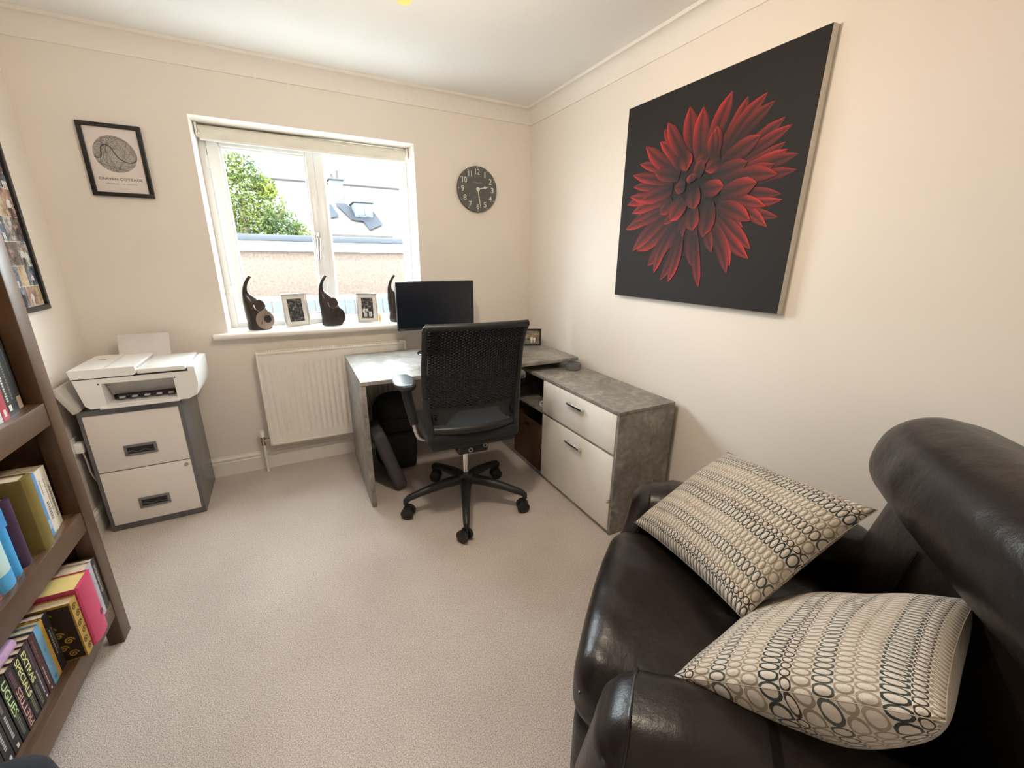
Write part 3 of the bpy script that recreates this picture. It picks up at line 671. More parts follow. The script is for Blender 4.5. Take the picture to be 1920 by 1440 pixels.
bm = LA([(0, 0), (.009, 0), (.009, .005), (0, .005)], n=16); xf(bm, Matrix.Translation((.363, -.003, .309)) @ Matrix.Rotation(PI / 2, 4, 'X')); part('lock', bm, BRUSH, fc, local=True)

# ================================================================== PRINTER
pr = thing('printer', 'white inkjet printer with open paper slot on top of the filing cabinet', 'printer', (-2.425, -.29, .662))
px0, px1, pyf, pyb = -2.655, -2.190, -.462, -.125
bm = bmesh.new(); s_ = [(px0 + .002, .815), (px0 + .03, .676), (px0 + .045, .668), (px1 - .05, .668), (px1 - .015, .690), (px1, .740), (px1 - .003, .820), (px1 - .015, .835)]
# body built around the paper slot
prism(bm, [(px0 + .002, .815), (px0 + .022, .690), (px0 + .038, .672), (-2.555, .672), (-2.555, .815)], 'y', pyf, pyb)
prism(bm, [(-2.284, .815), (-2.284, .672), (px1 - .05, .672), (px1 - .012, .690), (px1, .745), (px1 - .002, .835), (px1 - .03, .838), (px1 - .03, .815)], 'y', pyf, pyb)
prism(bm, [(-2.555, .790), (-2.284, .790), (-2.284, .815), (-2.555, .815)], 'y', pyf, pyb)
prism(bm, [(-2.555, .672), (-2.284, .672), (-2.284, .684), (-2.555, .684)], 'y', pyf + .02, pyb)
prism(bm, [(-2.555, .672), (-2.284, .672), (-2.284, .80), (-2.555, .80)], 'y', pyb - .06, pyb)
part('body', bm, WHITEP, pr)
SLOT = mat('printer_inner', (.46, .44, .43), .5)
bm = bmesh.new(); prism(bm, [(pyf + .035, .790), (pyf + .055, .788), (pyf + .10, .715), (pyf + .085, .712)], 'x', -2.552, -2.287); part('inner_cover', bm, SLOT, pr)
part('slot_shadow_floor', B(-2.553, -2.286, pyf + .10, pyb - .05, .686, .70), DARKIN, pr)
part('roller_bar', B(-2.53, -2.305, pyf + .06, pyf + .075, .702, .712, .003), DARKIN, pr)
bm = bmesh.new()
for i in range(5): box(bm, -2.52 + i * .048, -2.498 + i * .048, pyf + .045, pyf + .062, .698, .706, .002)
part('guide', bm, SLOT, pr)
bm = bmesh.new()
for x in (-2.566, -2.278): box(bm, x - .003, x + .003, pyf - .001, pyf + .002, .786, .792)
part('screw_cap', bm, DARKIN, pr)
part('paper_tray', B(-2.580, -2.275, pyf - .018, pyf + .05, .669, .680, .004), WHITEP, pr)
part('scanner_bed', B(px0 + .002, px1 - .035, pyf + .004, pyb, .815, .822, .002), DARKIN, pr)
bm = bmesh.new(); prism(bm, [(px0 - .004, .862), (px0 + .002, .821), (-2.43, .821), (-2.418, .832), (-2.421, .862)], 'y', pyf - .004, pyb + .012)
lid = part('document_feeder', bm, WHITEP, pr)
bmesh_l = bmesh.new(); ellipse(bmesh_l, (-2.60, -.235, .8624), (1, 0, 0), (0, 1, 0), .018, .016, 24); part('logo', bmesh_l, mat('logo_grey', (.40, .40, .40), .35), lid, smooth=False)
part('lid_seam', B(-2.535, -2.5325, pyf, pyb, .8618, .8624), SLOT, lid)
part('scanner_lid', B(-2.418, px1 - .038, pyf, pyb, .823, .846, .004), WHITEP, pr)
part('feed_slot', B(-2.4215, -2.4175, pyf + .03, pyb - .03, .846, .853), SLOT, pr)
bm = bmesh.new(); prism(bm, [(-.150, .835), (-.143, .835), (-.090, .960), (-.097, .962)], 'x', -2.560, -2.342); sup = part('paper_support', bm, mat('support_plastic', (.66, .62, .60), .45), pr)

# white slab by printer, power socket, cable
bm = B(-.012, .012, -.15, .15, 0, .135, .006); xf(bm, Matrix.Translation((-2.662, -.34, .664)) @ Matrix.Rotation(-.40, 4, 'Y'))
pl = thing('document_holder', 'slim pale grey slab wedged between printer and left wall', 'panel', (-2.672, -.34, .664))
part('shell', bm, mat('pale_grey_plastic', (.55, .53, .50), .4, var=.02), pl)
bm = B(-.0125, .0125, -.151, .151, .064, .067); xf(bm, Matrix.Translation((-2.662, -.34, .664)) @ Matrix.Rotation(-.40, 4, 'Y') @ Matrix.Rotation(0, 4, 'Z'))
part('seam', B(-2.690, -2.686, -.492, -.4885, .70, .703), DARKIN, pl)
ps = thing('wall_socket', 'white double wall socket with plug between bookcase and filing cabinet', 'socket', (XL, -.43, .44))
part('plate', B(XL, XL + .009, -.505, -.36, .435, .52, .003), WHITEP, ps)
part('plug', SB((XL + .026, -.412, .475), (.018, .024, .027), .010, 8), WHITEP, ps)
part('switch', B(XL + .009, XL + .012, -.47, -.455, .495, .51, .001), WHITEP, ps)
solo('power_cable', T(cr([(XL + .030, -.412, .448), (XL + .032, -.408, .40), (XL + .030, -.398, .33), (XL + .034, -.36, .25), (XL + .040, -.30, .19), (XL + .040, -.2, .14), (XL + .035, -.12, .12)], 5), .0035, 8), WHITEP, 'white power cable drooping from plug to behind filing cabinet', 'cable')

# ================================================================== BOOKCASE
bk = thing('bookcase', 'dark walnut open bookcase against the left wall', 'bookcase', (-2.57, -1.75, 0))
bf, bb, by1, by0 = -2.415, XL + .004, -1.222, -2.32
for yy in (by1 - .068, by0):
    part('front_post', B(bf - .045, bf, yy, yy + .068, 0, 1.78, .003), WOOD, bk)
    part('rear_post', B(bb, bb + .04, yy, yy + .068, 0, 1.78, .003), WOOD, bk)
part('side_panel', B(bb + .04, bf - .045, by1 - .045, by1 - .02, .12, 1.77), WOOD, bk); part('side_panel', B(bb + .04, bf - .045, by0 + .02, by0 + .045, .12, 1.77), WOOD, bk)
part('back_panel', B(bb, bb + .012, by0 + .06, by1 - .06, .12, 1.77), mat('dark_back_board', (.030, .017, .011), .5, var=.15), bk)
for zt in (.195, .556, .94, 1.40, 1.76):
    sh_ = part('shelf', B(bb + .012, bf - .02, by0 + .045, by1 - .045, zt - .025, zt, .002), WOOD, bk)
    part('shelf_rail', B(bf - .022, bf - .002, by0 + .068, by1 - .068, zt - .072, zt, .002), WOOD, sh_)
BOOKN = [0]
def book(y1, y0, X, zb, h, depth, col, label, cat='book', group='books in the walnut bookcase', title=None, tcol=(.75, .75, .7), th=None, tw=None, up=False, tz=.5, rnd=False, side=None, extra=None, rough=.45, pages=None):
    """upright book, spine toward +x at x=X, y0 (near) .. y1 (far)"""
    t = thing('book', label, cat, (X - depth / 2, (y0 + y1) / 2, zb), group=group)
    cm = mat('cover_%02d' % BOOKN[0], col, rough, var=.05, vscale=30); BOOKN[0] += 1
    bm = bmesh.new(); tk = .0018
    yc, hw = (y0 + y1) / 2, (y1 - y0) / 2 - .0004
    if rnd:
        out = [(X - depth, yc - hw), (X - .012, yc - hw)] + [(X - .012 + .012 * math.sin(PI * i / 8), yc - hw * math.cos(PI * i / 8)) for i in range(1, 8)] + [(X - .012, yc + hw), (X - depth, yc + hw)]
    else: out = [(X - depth, yc - hw), (X, yc - hw), (X, yc + hw), (X - depth, yc + hw)]
    inn = [(X - depth, yc + hw - tk), (X - .014 if rnd else X - tk, yc + hw - tk), (X - .014 if rnd else X - tk, yc - hw + tk), (X - depth, yc - hw + tk)]
    prism(bm, out + inn, 'z', zb, zb + h)
    cov = part('cover', bm, cm, t, ang=30)
    part('page_block', B(X - depth + .004, X - (.014 if rnd else tk) - .0003, yc - hw + tk + .0002, yc + hw - tk - .0002, zb + .003, zb + h - .004), mat('pages_tinted', pages, .8) if pages else PAGES, t, smooth=False)
    if title:
        rt, u_ = (V(0, 0, 1), V(0, -1, 0)) if up else (V(0, 0, -1), V(0, 1, 0))
        part('title', text_bm(title, (X + .0004, yc, zb + h * tz), rt, u_, width=tw or h * .6, height=th or (y1 - y0) * .6, bold=.015), mat('title_%02d' % BOOKN[0], tcol, .4), cov, smooth=False)
    for e in extra or []:   # printed blocks on the spine: (z0,z1 fractions, y0,y1 fractions, colour)
        bm = bmesh.new(); a, b = zb + h * e[0], zb + h * e[1]; c, d = yc - hw + 2 * hw * e[2], yc - hw + 2 * hw * e[3]
        flat_poly(bm, [(X + .0003, c, a), (X + .0003, d, a), (X + .0003, d, b), (X + .0003, c, b)])
        part('spine_print', bm, mat('ink_%d_%d_%d' % tuple(int(k * 99) for k in e[4]), e[4], .4), cov, smooth=False)
    return t
def lines(rng, z0, z1, ya, yb, col, n, seed):
    """short marks standing for spine lettering too small to read"""
    rr = random.Random(seed); out = []; z = z0
    while z < z1:
        l = rr.uniform(.02, .035); out.append((z, z + l, ya + rr.uniform(0, .05), yb - rr.uniform(0, .05), col)); z += l + .012
    return out
DKBK = (.012, .012, .013)
# bottom shelf
book(-1.312, -1.343, -2.413, .195, .198, .14, (.018, .020, .022), 'black paperback at far end of bottom shelf beside the post', title='WONDERLAND', tcol=(.55, .55, .45), th=.011, tw=.11, tz=.62)
book(-1.345, -1.404, -2.411, .195, .205, .145, (.47, .47, .54), 'pale lilac-grey paperback on the bottom shelf beside the pink book', extra=lines(0, .15, .85, .55, .75, (.30, .30, .38), 8, 3) + [(.0, 1, .0, .14, (.07, .045, .11))])
book(-1.408, -1.502, -2.384, .195, .215, .15, (.60, .062, .16), 'thick bright pink hardback jutting out of the bottom shelf', rnd=True, pages=(.70, .55, .20), extra=[(.28, .36, .64, .80, (.25, .02, .06))])
gb = book(-1.505, -1.543, -2.398, .195, .200, .14, (.47, .30, .055), 'golden book with dark swirl pattern on the bottom shelf')
gp = [c for c in gb.children if c.name.startswith('cover')][0]
rr = random.Random(8)
bm = bmesh.new(); b2 = bmesh.new()
flat_poly(bm, [(-2.535, -1.5436, .20), (-2.402, -1.5436, .20), (-2.402, -1.5436, .388), (-2.535, -1.5436, .388)])
part('cover_print', bm, mat('swirl_black', (.03, .016, .008), .5), gp, smooth=False)
def swirl(bm, mapf, c, r, wd, turns=1.6):
    prev = None
    for i in range(22):
        t = i / 21; a = t * turns * 2 * PI; rr_ = r * (1 - .8 * t)
        p0 = mapf(c[0] + rr_ * math.cos(a), c[1] + rr_ * math.sin(a)); p1 = mapf(c[0] + (rr_ - wd) * math.cos(a), c[1] + (rr_ - wd) * math.sin(a))
        if prev: flat_poly(bm, [prev[0], p0, p1, prev[1]])
        prev = (p0, p1)
for i in range(7):
    swirl(b2, lambda a, b: (a, -1.5439, b), (-2.425 - .018 * (i % 2) - .03 * (i // 4), .22 + i * .024), .014, .004)
part('cover_swirls', b2, mat('swirl_gold', (.45, .29, .06), .4), gp, smooth=False)
b3 = bmesh.new()
for i in range(6): swirl(b3, lambda a, b: (-2.3976, a, b), (-1.524 + .004 * (-1) ** i, .215 + i * .031), .013, .0035)
part('spine_swirls', b3, MATS['swirl_black'], gp, smooth=False)
book(-1.546, -1.574, -2.446, .195, .197, .13, (.022, .020, .024), 'black paperback with grey lettering beside the golden book', extra=lines(0, .3, .7, .2, .42, (.45, .45, .45), 6, 5) + lines(0, .35, .75, .6, .75, (.35, .33, .3), 6, 6))
book(-1.576, -1.594, -2.446, .195, .197, .13, (.52, .33, .06), 'slim mustard yellow book beside the light blue one on the bottom shelf')
book(-1.594, -1.622, -2.445, .195, .197, .13, (.17, .40, .60), 'light blue paperback on the bottom shelf', extra=[(.06, .13, .3, .7, (.08, .2, .35)), (.55, .62, .4, .6, (.09, .25, .42))])
book(-1.623, -1.648, -2.446, .195, .196, .13, (.075, .030, .032), 'maroon-brown paperback beside the light blue book', extra=lines(0, .12, .42, .3, .5, (.62, .58, .6), 6, 9) + lines(0, .55, .9, .3, .45, (.35, .22, .2), 6, 10) + [(.02, .06, .4, .65, (.7, .7, .7))])
book(-1.649, -1.672, -2.447, .195, .196, .13, (.050, .030, .048), 'dark purple paperback beside the EXTRAS book', extra=lines(0, .12, .5, .3, .55, (.60, .56, .62), 6, 12) + lines(0, .6, .92, .3, .5, (.2, .13, .2), 6, 13) + [(.02, .06, .4, .65, (.7, .7, .7))])
YG = (.78, .80, .34)
book(-1.673, -1.699, -2.444, .195, .197, .13, DKBK, 'black paperback titled EXTRAS in pale yellow', title='EXTRAS', tcol=YG, th=.018, tw=.098, tz=.70, extra=lines(0, .06, .38, .25, .7, (.16, .15, .10), 6, 15))
book(-1.700, -1.726, -2.445, .195, .197, .13, DKBK, 'black paperback titled SPECIALS in pale yellow', title='SPECIALS', tcol=YG, th=.018, tw=.118, tz=.66, extra=lines(0, .06, .3, .25, .7, (.18, .17, .10), 6, 16))
book(-1.727, -1.757, -2.445, .195, .197, .13, (.020, .012, .016), 'black paperback with title upside down in pink, beside UGLIES', title='PRETTIES', tcol=(.62, .33, .30), th=.019, tw=.12, tz=.34, up=True, extra=lines(0, .68, .94, .25, .7, (.16, .07, .12), 6, 17))
book(-1.758, -1.786, -2.446, .195, .197, .13, DKBK, 'black paperback titled UGLIES in pale green', title='UGLIES', tcol=(.55, .78, .36), th=.020, tw=.105, tz=.66, extra=lines(0, .08, .36, .25, .7, (.14, .17, .12), 6, 18))
for k, (ya, lab) in enumerate(((-1.788, 'black paperback with white lettering next to UGLIES'), (-1.820, 'second black paperback from UGLIES, white dot at spine foot'), (-1.852, 'third black paperback from UGLIES, by the dark bag'))):
    book(ya, ya - .030, -2.447, .195, .197, .13, (.022, .018, .020), lab, extra=lines(0, .22, .58, .3, .62, (.55, .55, .55), 6, 30 + k) + [(.04, .10, .38, .68, (.75, .75, .75)), (.62, .9, .3, .6, (.16, .15, .15))])
for k in range(4):
    ya = -1.884 - k * .034
    book(ya, ya - .032, -2.45, .195, .19 + .004 * k, .13, ((.05, .03, .03), (.03, .04, .06), (.10, .09, .08), (.04, .04, .04))[k], ('brown', 'navy', 'taupe', 'charcoal')[k] + ' book at the near end of the bottom shelf')
# lavender book lying on top
lb = thing('book', 'lavender book lying flat on top of the black paperbacks', 'book', (-2.52, -1.76, .393), group='books in the walnut bookcase')
bm = bmesh.new(); o_ = [(-2.58, .393), (-2.462, .393)] + [(-2.462 + .010 * math.sin(PI * i / 6), .393 + .016 * (1 - math.cos(PI * i / 6))) for i in range(1, 6)] + [(-2.462, .425), (-2.58, .425), (-2.58, .422), (-2.465, .422), (-2.465, .396), (-2.58, .396)]
prism(bm, o_, 'y', -1.87, -1.675); part('cover', bm, mat('lavender_cover', (.55, .36, .60), .4, var=.18, vscale=60), lb, ang=30)
part('page_block', B(-2.576, -2.466, -1.866, -1.679, .3962, .4218), PAGES, lb, smooth=False)
# middle shelf
book(-1.328, -1.350, -2.447, .556, .200, .13, (.47, .41, .31), 'cream paperback with dark lettering at far end of middle shelf', extra=lines(0, .15, .70, .3, .65, (.08, .07, .06), 6, 61))
book(-1.351, -1.366, -2.445, .556, .203, .13, (.58, .51, .40), 'slim ivory book on the middle shelf', extra=lines(0, .3, .8, .3, .6, (.16, .13, .11), 6, 41))
book(-1.367, -1.399, -2.442, .556, .205, .135, (.66, .61, .53), 'white paperback with leafy spine print on the middle shelf', extra=lines(0, .2, .5, .35, .8, (.2, .18, .15), 6, 43) + lines(0, .6, .85, .3, .5, (.3, .3, .25), 6, 44))
book(-1.400, -1.424, -2.440, .556, .207, .14, (.11, .28, .56), 'sky blue paperback on the middle shelf', extra=[(.1, .25, .4, .9, (.35, .5, .7))])
book(-1.425, -1.441, -2.437, .556, .210, .14, (.020, .017, .015), 'thin black book with white lettering beside the sky blue one', extra=lines(0, .10, .80, .35, .85, (.75, .75, .75), 6, 62) + [(.86, .93, .25, .9, (.75, .75, .75))])
bo = book(-1.442, -1.495, -2.420, .556, .226, .16, (.20, .155, .045), 'large olive-gold hardback on the middle shelf', rnd=True, rough=.35)
book(-1.528, -1.568, -2.436, .556, .200, .15, (.050, .022, .060), 'dark plum hardback on the middle shelf', rnd=True)
book(-1.570, -1.608, -2.440, .556, .195, .15, (.055, .34, .72), 'bright blue hardback with rounded spine on the middle shelf', rnd=True, extra=[(.72, .98, .1, .9, (.05, .26, .60))])
book(-1.612, -1.676, -2.434, .556, .190, .15, (.48, .68, .70), 'pale aqua book with blue base on the middle shelf', rnd=True)
bt = [o for o in bpy.data.objects if o.get('label', '').startswith('pale aqua')][0]
bm = bmesh.new(); prism(bm, [(-2.4465 + .0128 * math.sin(PI * i / 10), -1.644 - .0322 * math.cos(PI * i / 10)) for i in range(11)], 'z', .557, .60); part('base_band', bm, mat('band_blue', (.07, .36, .70), .4), [c for c in bt.children if c.name.startswith('cover')][0])
for k in range(8):
    ya = -1.68 - k * .043
    book(ya, ya - .04, -2.44, .556, .19 + .02 * ((k * 7) % 3), .14, ((.3, .05, .04), (.05, .12, .10), (.5, .45, .35), (.08, .08, .2), (.4, .25, .05), (.02, .02, .02), (.2, .3, .3), (.3, .1, .2))[k], ('brick red', 'bottle green', 'stone', 'indigo', 'ochre', 'jet black', 'teal', 'raspberry')[k] + ' book in the near half of the middle shelf')
# top visible shelf
book(-1.318, -1.345, -2.448, .94, .200, .13, (.012, .013, .015), 'black book with tan foot label at far end of upper shelf', extra=[(.02, .20, .1, .9, (.36, .26, .18))] + lines(0, .5, .9, .3, .5, (.12, .12, .12), 6, 51))
book(-1.347, -1.378, -2.446, .94, .196, .13, (.014, .014, .013), 'black book with pale top label on the upper shelf', extra=[(.86, .99, .15, .85, (.25, .24, .16))] + lines(0, .2, .8, .3, .6, (.16, .16, .14), 6, 52))
book(-1.380, -1.414, -2.440, .94, .186, .13, (.020, .021, .022), 'black and white lettered book on the upper shelf', extra=lines(0, .22, .66, .3, .6, (.6, .6, .58), 6, 63) + [(.08, .17, .3, .7, (.7, .68, .62)), (.7, .82, .2, .7, (.7, .7, .68))])
book(-1.416, -1.446, -2.438, .94, .18, .13, (.42, .05, .075), 'red book on the upper shelf', extra=[(.05, .16, .3, .7, (.7, .6, .6))])
book(-1.448, -1.48, -2.438, .94, .18, .13, (.62, .60, .62), 'off-white book on the upper shelf next to the red one')
for k in range(8):
    ya = -1.483 - k * .045
    book(ya, ya - .042, -2.44, .94, .17 + .015 * ((k * 5) % 4), .13, ((.1, .1, .25), (.35, .3, .2), (.05, .2, .2), (.3, .05, .1), (.1, .1, .1), (.5, .4, .2), (.1, .3, .15), (.25, .2, .3))[k], ('deep blue', 'khaki', 'petrol green', 'crimson', 'graphite', 'sand', 'leaf green', 'mauve')[k] + ' book in the near half of the upper shelf')

# dark fabric bag in the lower left corner
bg_ = thing('fabric_bag', 'dark navy fabric bag on the carpet in front of the bookcase', 'bag', (-2.30, -2.16, 0))
def bagfn(p):
    return V(p.x * (1 - .12 * (p.z + .22) / .44), p.y * (1 - .1 * (p.z + .22) / .44), p.z + .012 * math.sin(9 * p.y) * (p.z > .1))
part('body', SB((-2.30, -2.195, .230), (.085, .15, .230), .07, 14, fn=bagfn), mat('navy_fabric', (.012, .015, .024), .9, bump=.4, bscale=180), bg_)
part('strap', T(cr([(-2.29, -2.30, .39), (-2.28, -2.28, .45), (-2.29, -2.24, .445), (-2.30, -2.21, .395)], 5), .011, 8), MATS['navy_fabric'], bg_)

# ================================================================== DESK
dk = thing('desk', 'concrete-effect desk top on a side panel with a corner return', 'desk', (-.75, -.45, 0))
part('desktop', B(-1.447, -.062, -.8115, -.107, .7265, .7485, .0012), CONC, dk)
part('side_panel', B(-1.447, -1.422, -.808, -.107, 0, .7265, .0012), CONC, dk)
part('support_spacer', B(-.36, -.10, -.66, -.16, .6835, .7265), mat('black_spacer', (.012, .012, .012), .6), dk)
cb = thing('drawer_cabinet', 'low concrete-effect cabinet with two white drawers along the right wall', 'cabinet', (-.215, -.85, 0))
ct, cn, cfr, cbk, cfa = .6827, -1.612, -.4005, -.031, -.125
part('top', B(cfr, cbk, cn, cfa, ct - .020, ct, .0012), CONC, cb)
part('end_panel', B(cfr + .002, cbk, cn, cn + .016, 0, ct - .02, .001), CONC, cb)
part('end_panel', B(cfr + .02, cbk, cfa - .016, cfa, 0, ct - .02, .001), CONC, cb)
part('divider', B(cfr + .02, cbk, -.934, -.918, .02, ct - .02), CONC, cb)
part('bottom_board', B(cfr + .004, cbk, cn + .016, cfa - .016, .002, .020), CONC, cb)
part('shelf', B(cfr + .006, cbk, -.918, cfa - .016, .440, .456), CONC, cb)
part('rail', B(cfr + .004, cfr + .03, cn + .016, -.934, .440, .455), CONC, cb)
part('back_board', B(cbk - .004, cbk, cn + .016, cfa - .016, .02, ct - .02), mat('grey_hardboard', (.10, .10, .10), .6), cb)
for z0, z1, hz in ((.456, .661, .606), (.022, .440, .377)):
    d_ = part('drawer_front', B(cfr - .001, cfr + .016, cn + .0165, -.930, z0, z1, .001), WHITEL, cb)
    bm = bmesh.new(); box(bm, cfr - .026, cfr - .014, -1.347, -1.209, hz - .006, hz + .006, .002)
    for yy in (-1.338, -1.218): box(bm, cfr - .016, cfr, yy - .005, yy + .005, hz - .005, hz + .005)
    part('handle', bm, CHROME, d_, label='chrome bar handle')
part('knob', SB((cfr - .012, -1.600, .20), (.012, .008, .006), .005, 6), BRUSH, cb)
# basket
bs = thing('wicker_basket', 'brown woven basket in the open lower bay of the cabinet', 'basket', (-.22, -.71, .021))
WICK = mat('wicker', (.060, .028, .012), .8, col2=(.15, .075, .035), vscale=120, stretch=(1, 1, 5), bump=.8, bscale=140)
bm = bmesh.new(); box(bm, -.388, -.378, -.895, -.53, .021, .335, .003); part('front_side', bm, WICK, bs)
part('rear_side', B(-.075, -.065, -.895, -.53, .021, .335, .003), WICK, bs)
for yy in (-.895, -.540): part('end_side', B(-.378, -.075, yy, yy + .010, .021, .335, .003), WICK, bs)
part('base', B(-.378, -.075, -.885, -.54, .021, .03), WICK, bs)
part('rim', T([(-.383, -.89, .335), (-.383, -.535, .335), (-.07, -.535, .335), (-.07, -.89, .335), (-.383, -.89, .335)], .007, 8), WICK, bs)
part('handle_slot', B(-.3895, -.387, -.74, -.68, .280, .305, .001), mat('slot_black', (.004, .004, .004), .8), bs)
# cable coil
bm = bmesh.new()
for k in range(4):
    r = .05 - .006 * k; c = V(-.325 - .004 * k, -.865 + .008 * k, .460 + .006 * k)
    tube(bm, [c + V(r * math.cos(a), r * .8 * math.sin(a), .012 * math.sin(a + k)) + V(0, 0, .012) for a in [2 * PI * i / 24 for i in range(25)]], .0026, 6)
solo('cable_coil', bm, WHITEP, 'coil of thin white cable on the cabinet shelf', 'cable')
solo('cable_adapter', SB((-.30, -.868, .480), (.022, .026, .0235), .008, 6), BLACKP, 'small black power adapter beside the white cable coil', 'adapter')
# smart speaker
sp_ = thing('smart_speaker', 'small round grey fabric speaker on the cabinet top by the desk edge', 'speaker', (-.128, -.852, .6827))
part('fabric_body', LA([(0, 0), (.044, 0), (.0485, .004), (.0495, .012), (.0495, .030), (.047, .038), (.042, .041)], (-.128, -.852, .683), 32), mat('speaker_fabric', (.15, .153, .157), .9, bump=.4, bscale=900), sp_)
part('top_disc', LA([(.043, .0395), (.043, .042), (.0, .0425)], (-.128, -.852, .683), 32), mat('speaker_top', (.055, .06, .065), .4), sp_)
# monitor
mn = thing('monitor', 'black flat monitor standing at the back of the desk', 'monitor', (-.876, -.30, .7485))
mx0, mx1, mz0, mz1, my = -1.136, -.616, .922, 1.229, -.345
part('housing', B(mx0, mx1, my, my + .022, mz0, mz1, .004), BLACKP, mn)
part('rear_bulge', SB(((mx0 + mx1) / 2, my + .03, 1.06), (.16, .022, .10), .02, 8), BLACKP, mn)
part('screen', B(mx0 + .006, mx1 - .006, my - .0012, my + .001, mz0 + .018, mz1 - .006), mat('screen_black', (.006, .009, .017), .22), mn, smooth=False)
part('logo', text_bm('lenovo', (mx0 + .028, my - .0012, mz0 + .009), (1, 0, 0), (0, 0, 1), width=.032, height=.006), mat('logo_silver', (.40, .40, .42), .4), mn, smooth=False)
part('stand_neck', B(-.91, -.842, -.30, -.275, .765, 1.05, .006), BLACKP, mn)
bm = LA([(0, 0), (.128, 0), (.130, .004), (.124, .009), (.05, .014), (0, .016)], (0, 0, 0), 40); xf(bm, Matrix.Translation((-.876, -.285, .7487)) @ Matrix.Scale(.82, 4, (0, 1, 0))); part('stand_base', bm, BLACKG, mn)
# photo frames helper
def photo_frame(name, label, loc, rotz, w_, h_, t_, fm_, mount, pmat, lean, seed, nfig, figc, cat='framed photo', group=None, wire=False):
    t = thing(name, label, cat, loc, rotz, group); Mx = Matrix.Translation((0, 0, .003)) @ Matrix.Rotation(-lean, 4, 'X')
    part('frame', xf(frame_bm(bmesh.new(), w_, h_, t_, .012, .002), Mx), fm_, t, local=True)
    part('backing', xf(B(-w_ / 2 + .004, w_ / 2 - .004, -.003, .002, .004, h_ - .004), Mx), BLACKW, t, local=True)
    if mount:
        part('mount', xf(B(-w_ / 2 + t_ - .001, w_ / 2 - t_ + .001, -.006, -.003, t_ - .001, h_ - t_ + .001), Mx), mat('mount_white', (.70, .68, .65), .6), t, local=True, smooth=False)
    m_ = t_ + mount
    p = part('photo', xf(B(-w_ / 2 + m_, w_ / 2 - m_, -.0066, -.004, m_, h_ - m_), Mx), pmat, t, local=True, smooth=False)
    for ci, b2 in figures(nfig, (w_ - 2 * m_) * .8, (h_ - 2 * m_) * .8, seed, figc).items():
        if len(b2.faces) == 0: b2.free(); continue
        part('pictured_figure', xf(b2, Mx @ Matrix.Translation((0, -.0066, h_ / 2 - (h_ - 2 * m_) * .08))), figc[ci], p, local=True, smooth=False)
    if not wire:
        bm = bmesh.new(); prism(bm, [(0, h_ * .55), (.004, h_ * .55), (.055 + lean * h_ * .5, 0), (.048 + lean * h_ * .5, 0)], 'x', -.012, .012)
        part('strut', bm, BLACKW, t, local=True)
    return t
photo_frame('framed_photo', 'black framed group snapshot at the right of the desk', (-.1745, -.353, .7485), math.atan2(-.07, .153), .168, .124, .013, BLACKW, 0, photo_mat('snap_green', [(.05, .06, .05), (.22, .19, .13), (.40, .34, .24)], 30), .10, 4, 4, [SKIN, PW, PD, PB])
SILV = mat('silver_frame', (.62, .60, .57), .3, metal=.6, var=.03)
bwp = photo_mat('snap_mono', [(.015, .015, .015), (.06, .06, .058), (.30, .30, .29)], 45)
photo_frame('framed_photo', 'silver framed black and white photo between the two left elephant sculptures', (-1.694, .070, .925), -.18 + math.atan2(.115, .145) * .8, .158, .214, .012, SILV, .022, bwp, .14, 6, 2, [PGREY, PW, PD], group='silver photo frames on the sill')
photo_frame('framed_photo', 'silver framed black and white photo between the middle elephant and the monitor', (-1.252, .060, .925), -.28, .140, .205, .010, SILV, .022, bwp, .14, 9, 4, [PGREY, PW, PD], group='silver photo frames on the sill')
# small amber bottle
bo_ = thing('scent_bottle', 'tiny amber bottle on the window sill beside the right photo frame', 'bottle', (-1.168, .10, .925))
part('bottle', LA([(0, 0), (.010, 0), (.011, .003), (.011, .038), (.006, .046), (.0055, .052), (0, .052)], (-1.168, .10, .9255), 16), mat('amber_liquid', (.62, .36, .10), .15), bo_)
part('cap', LA([(0, .052), (.007, .052), (.007, .064), (0, .065)], (-1.168, .10, .9255), 16), mat('bottle_cap', (.6, .58, .52), .3), bo_)

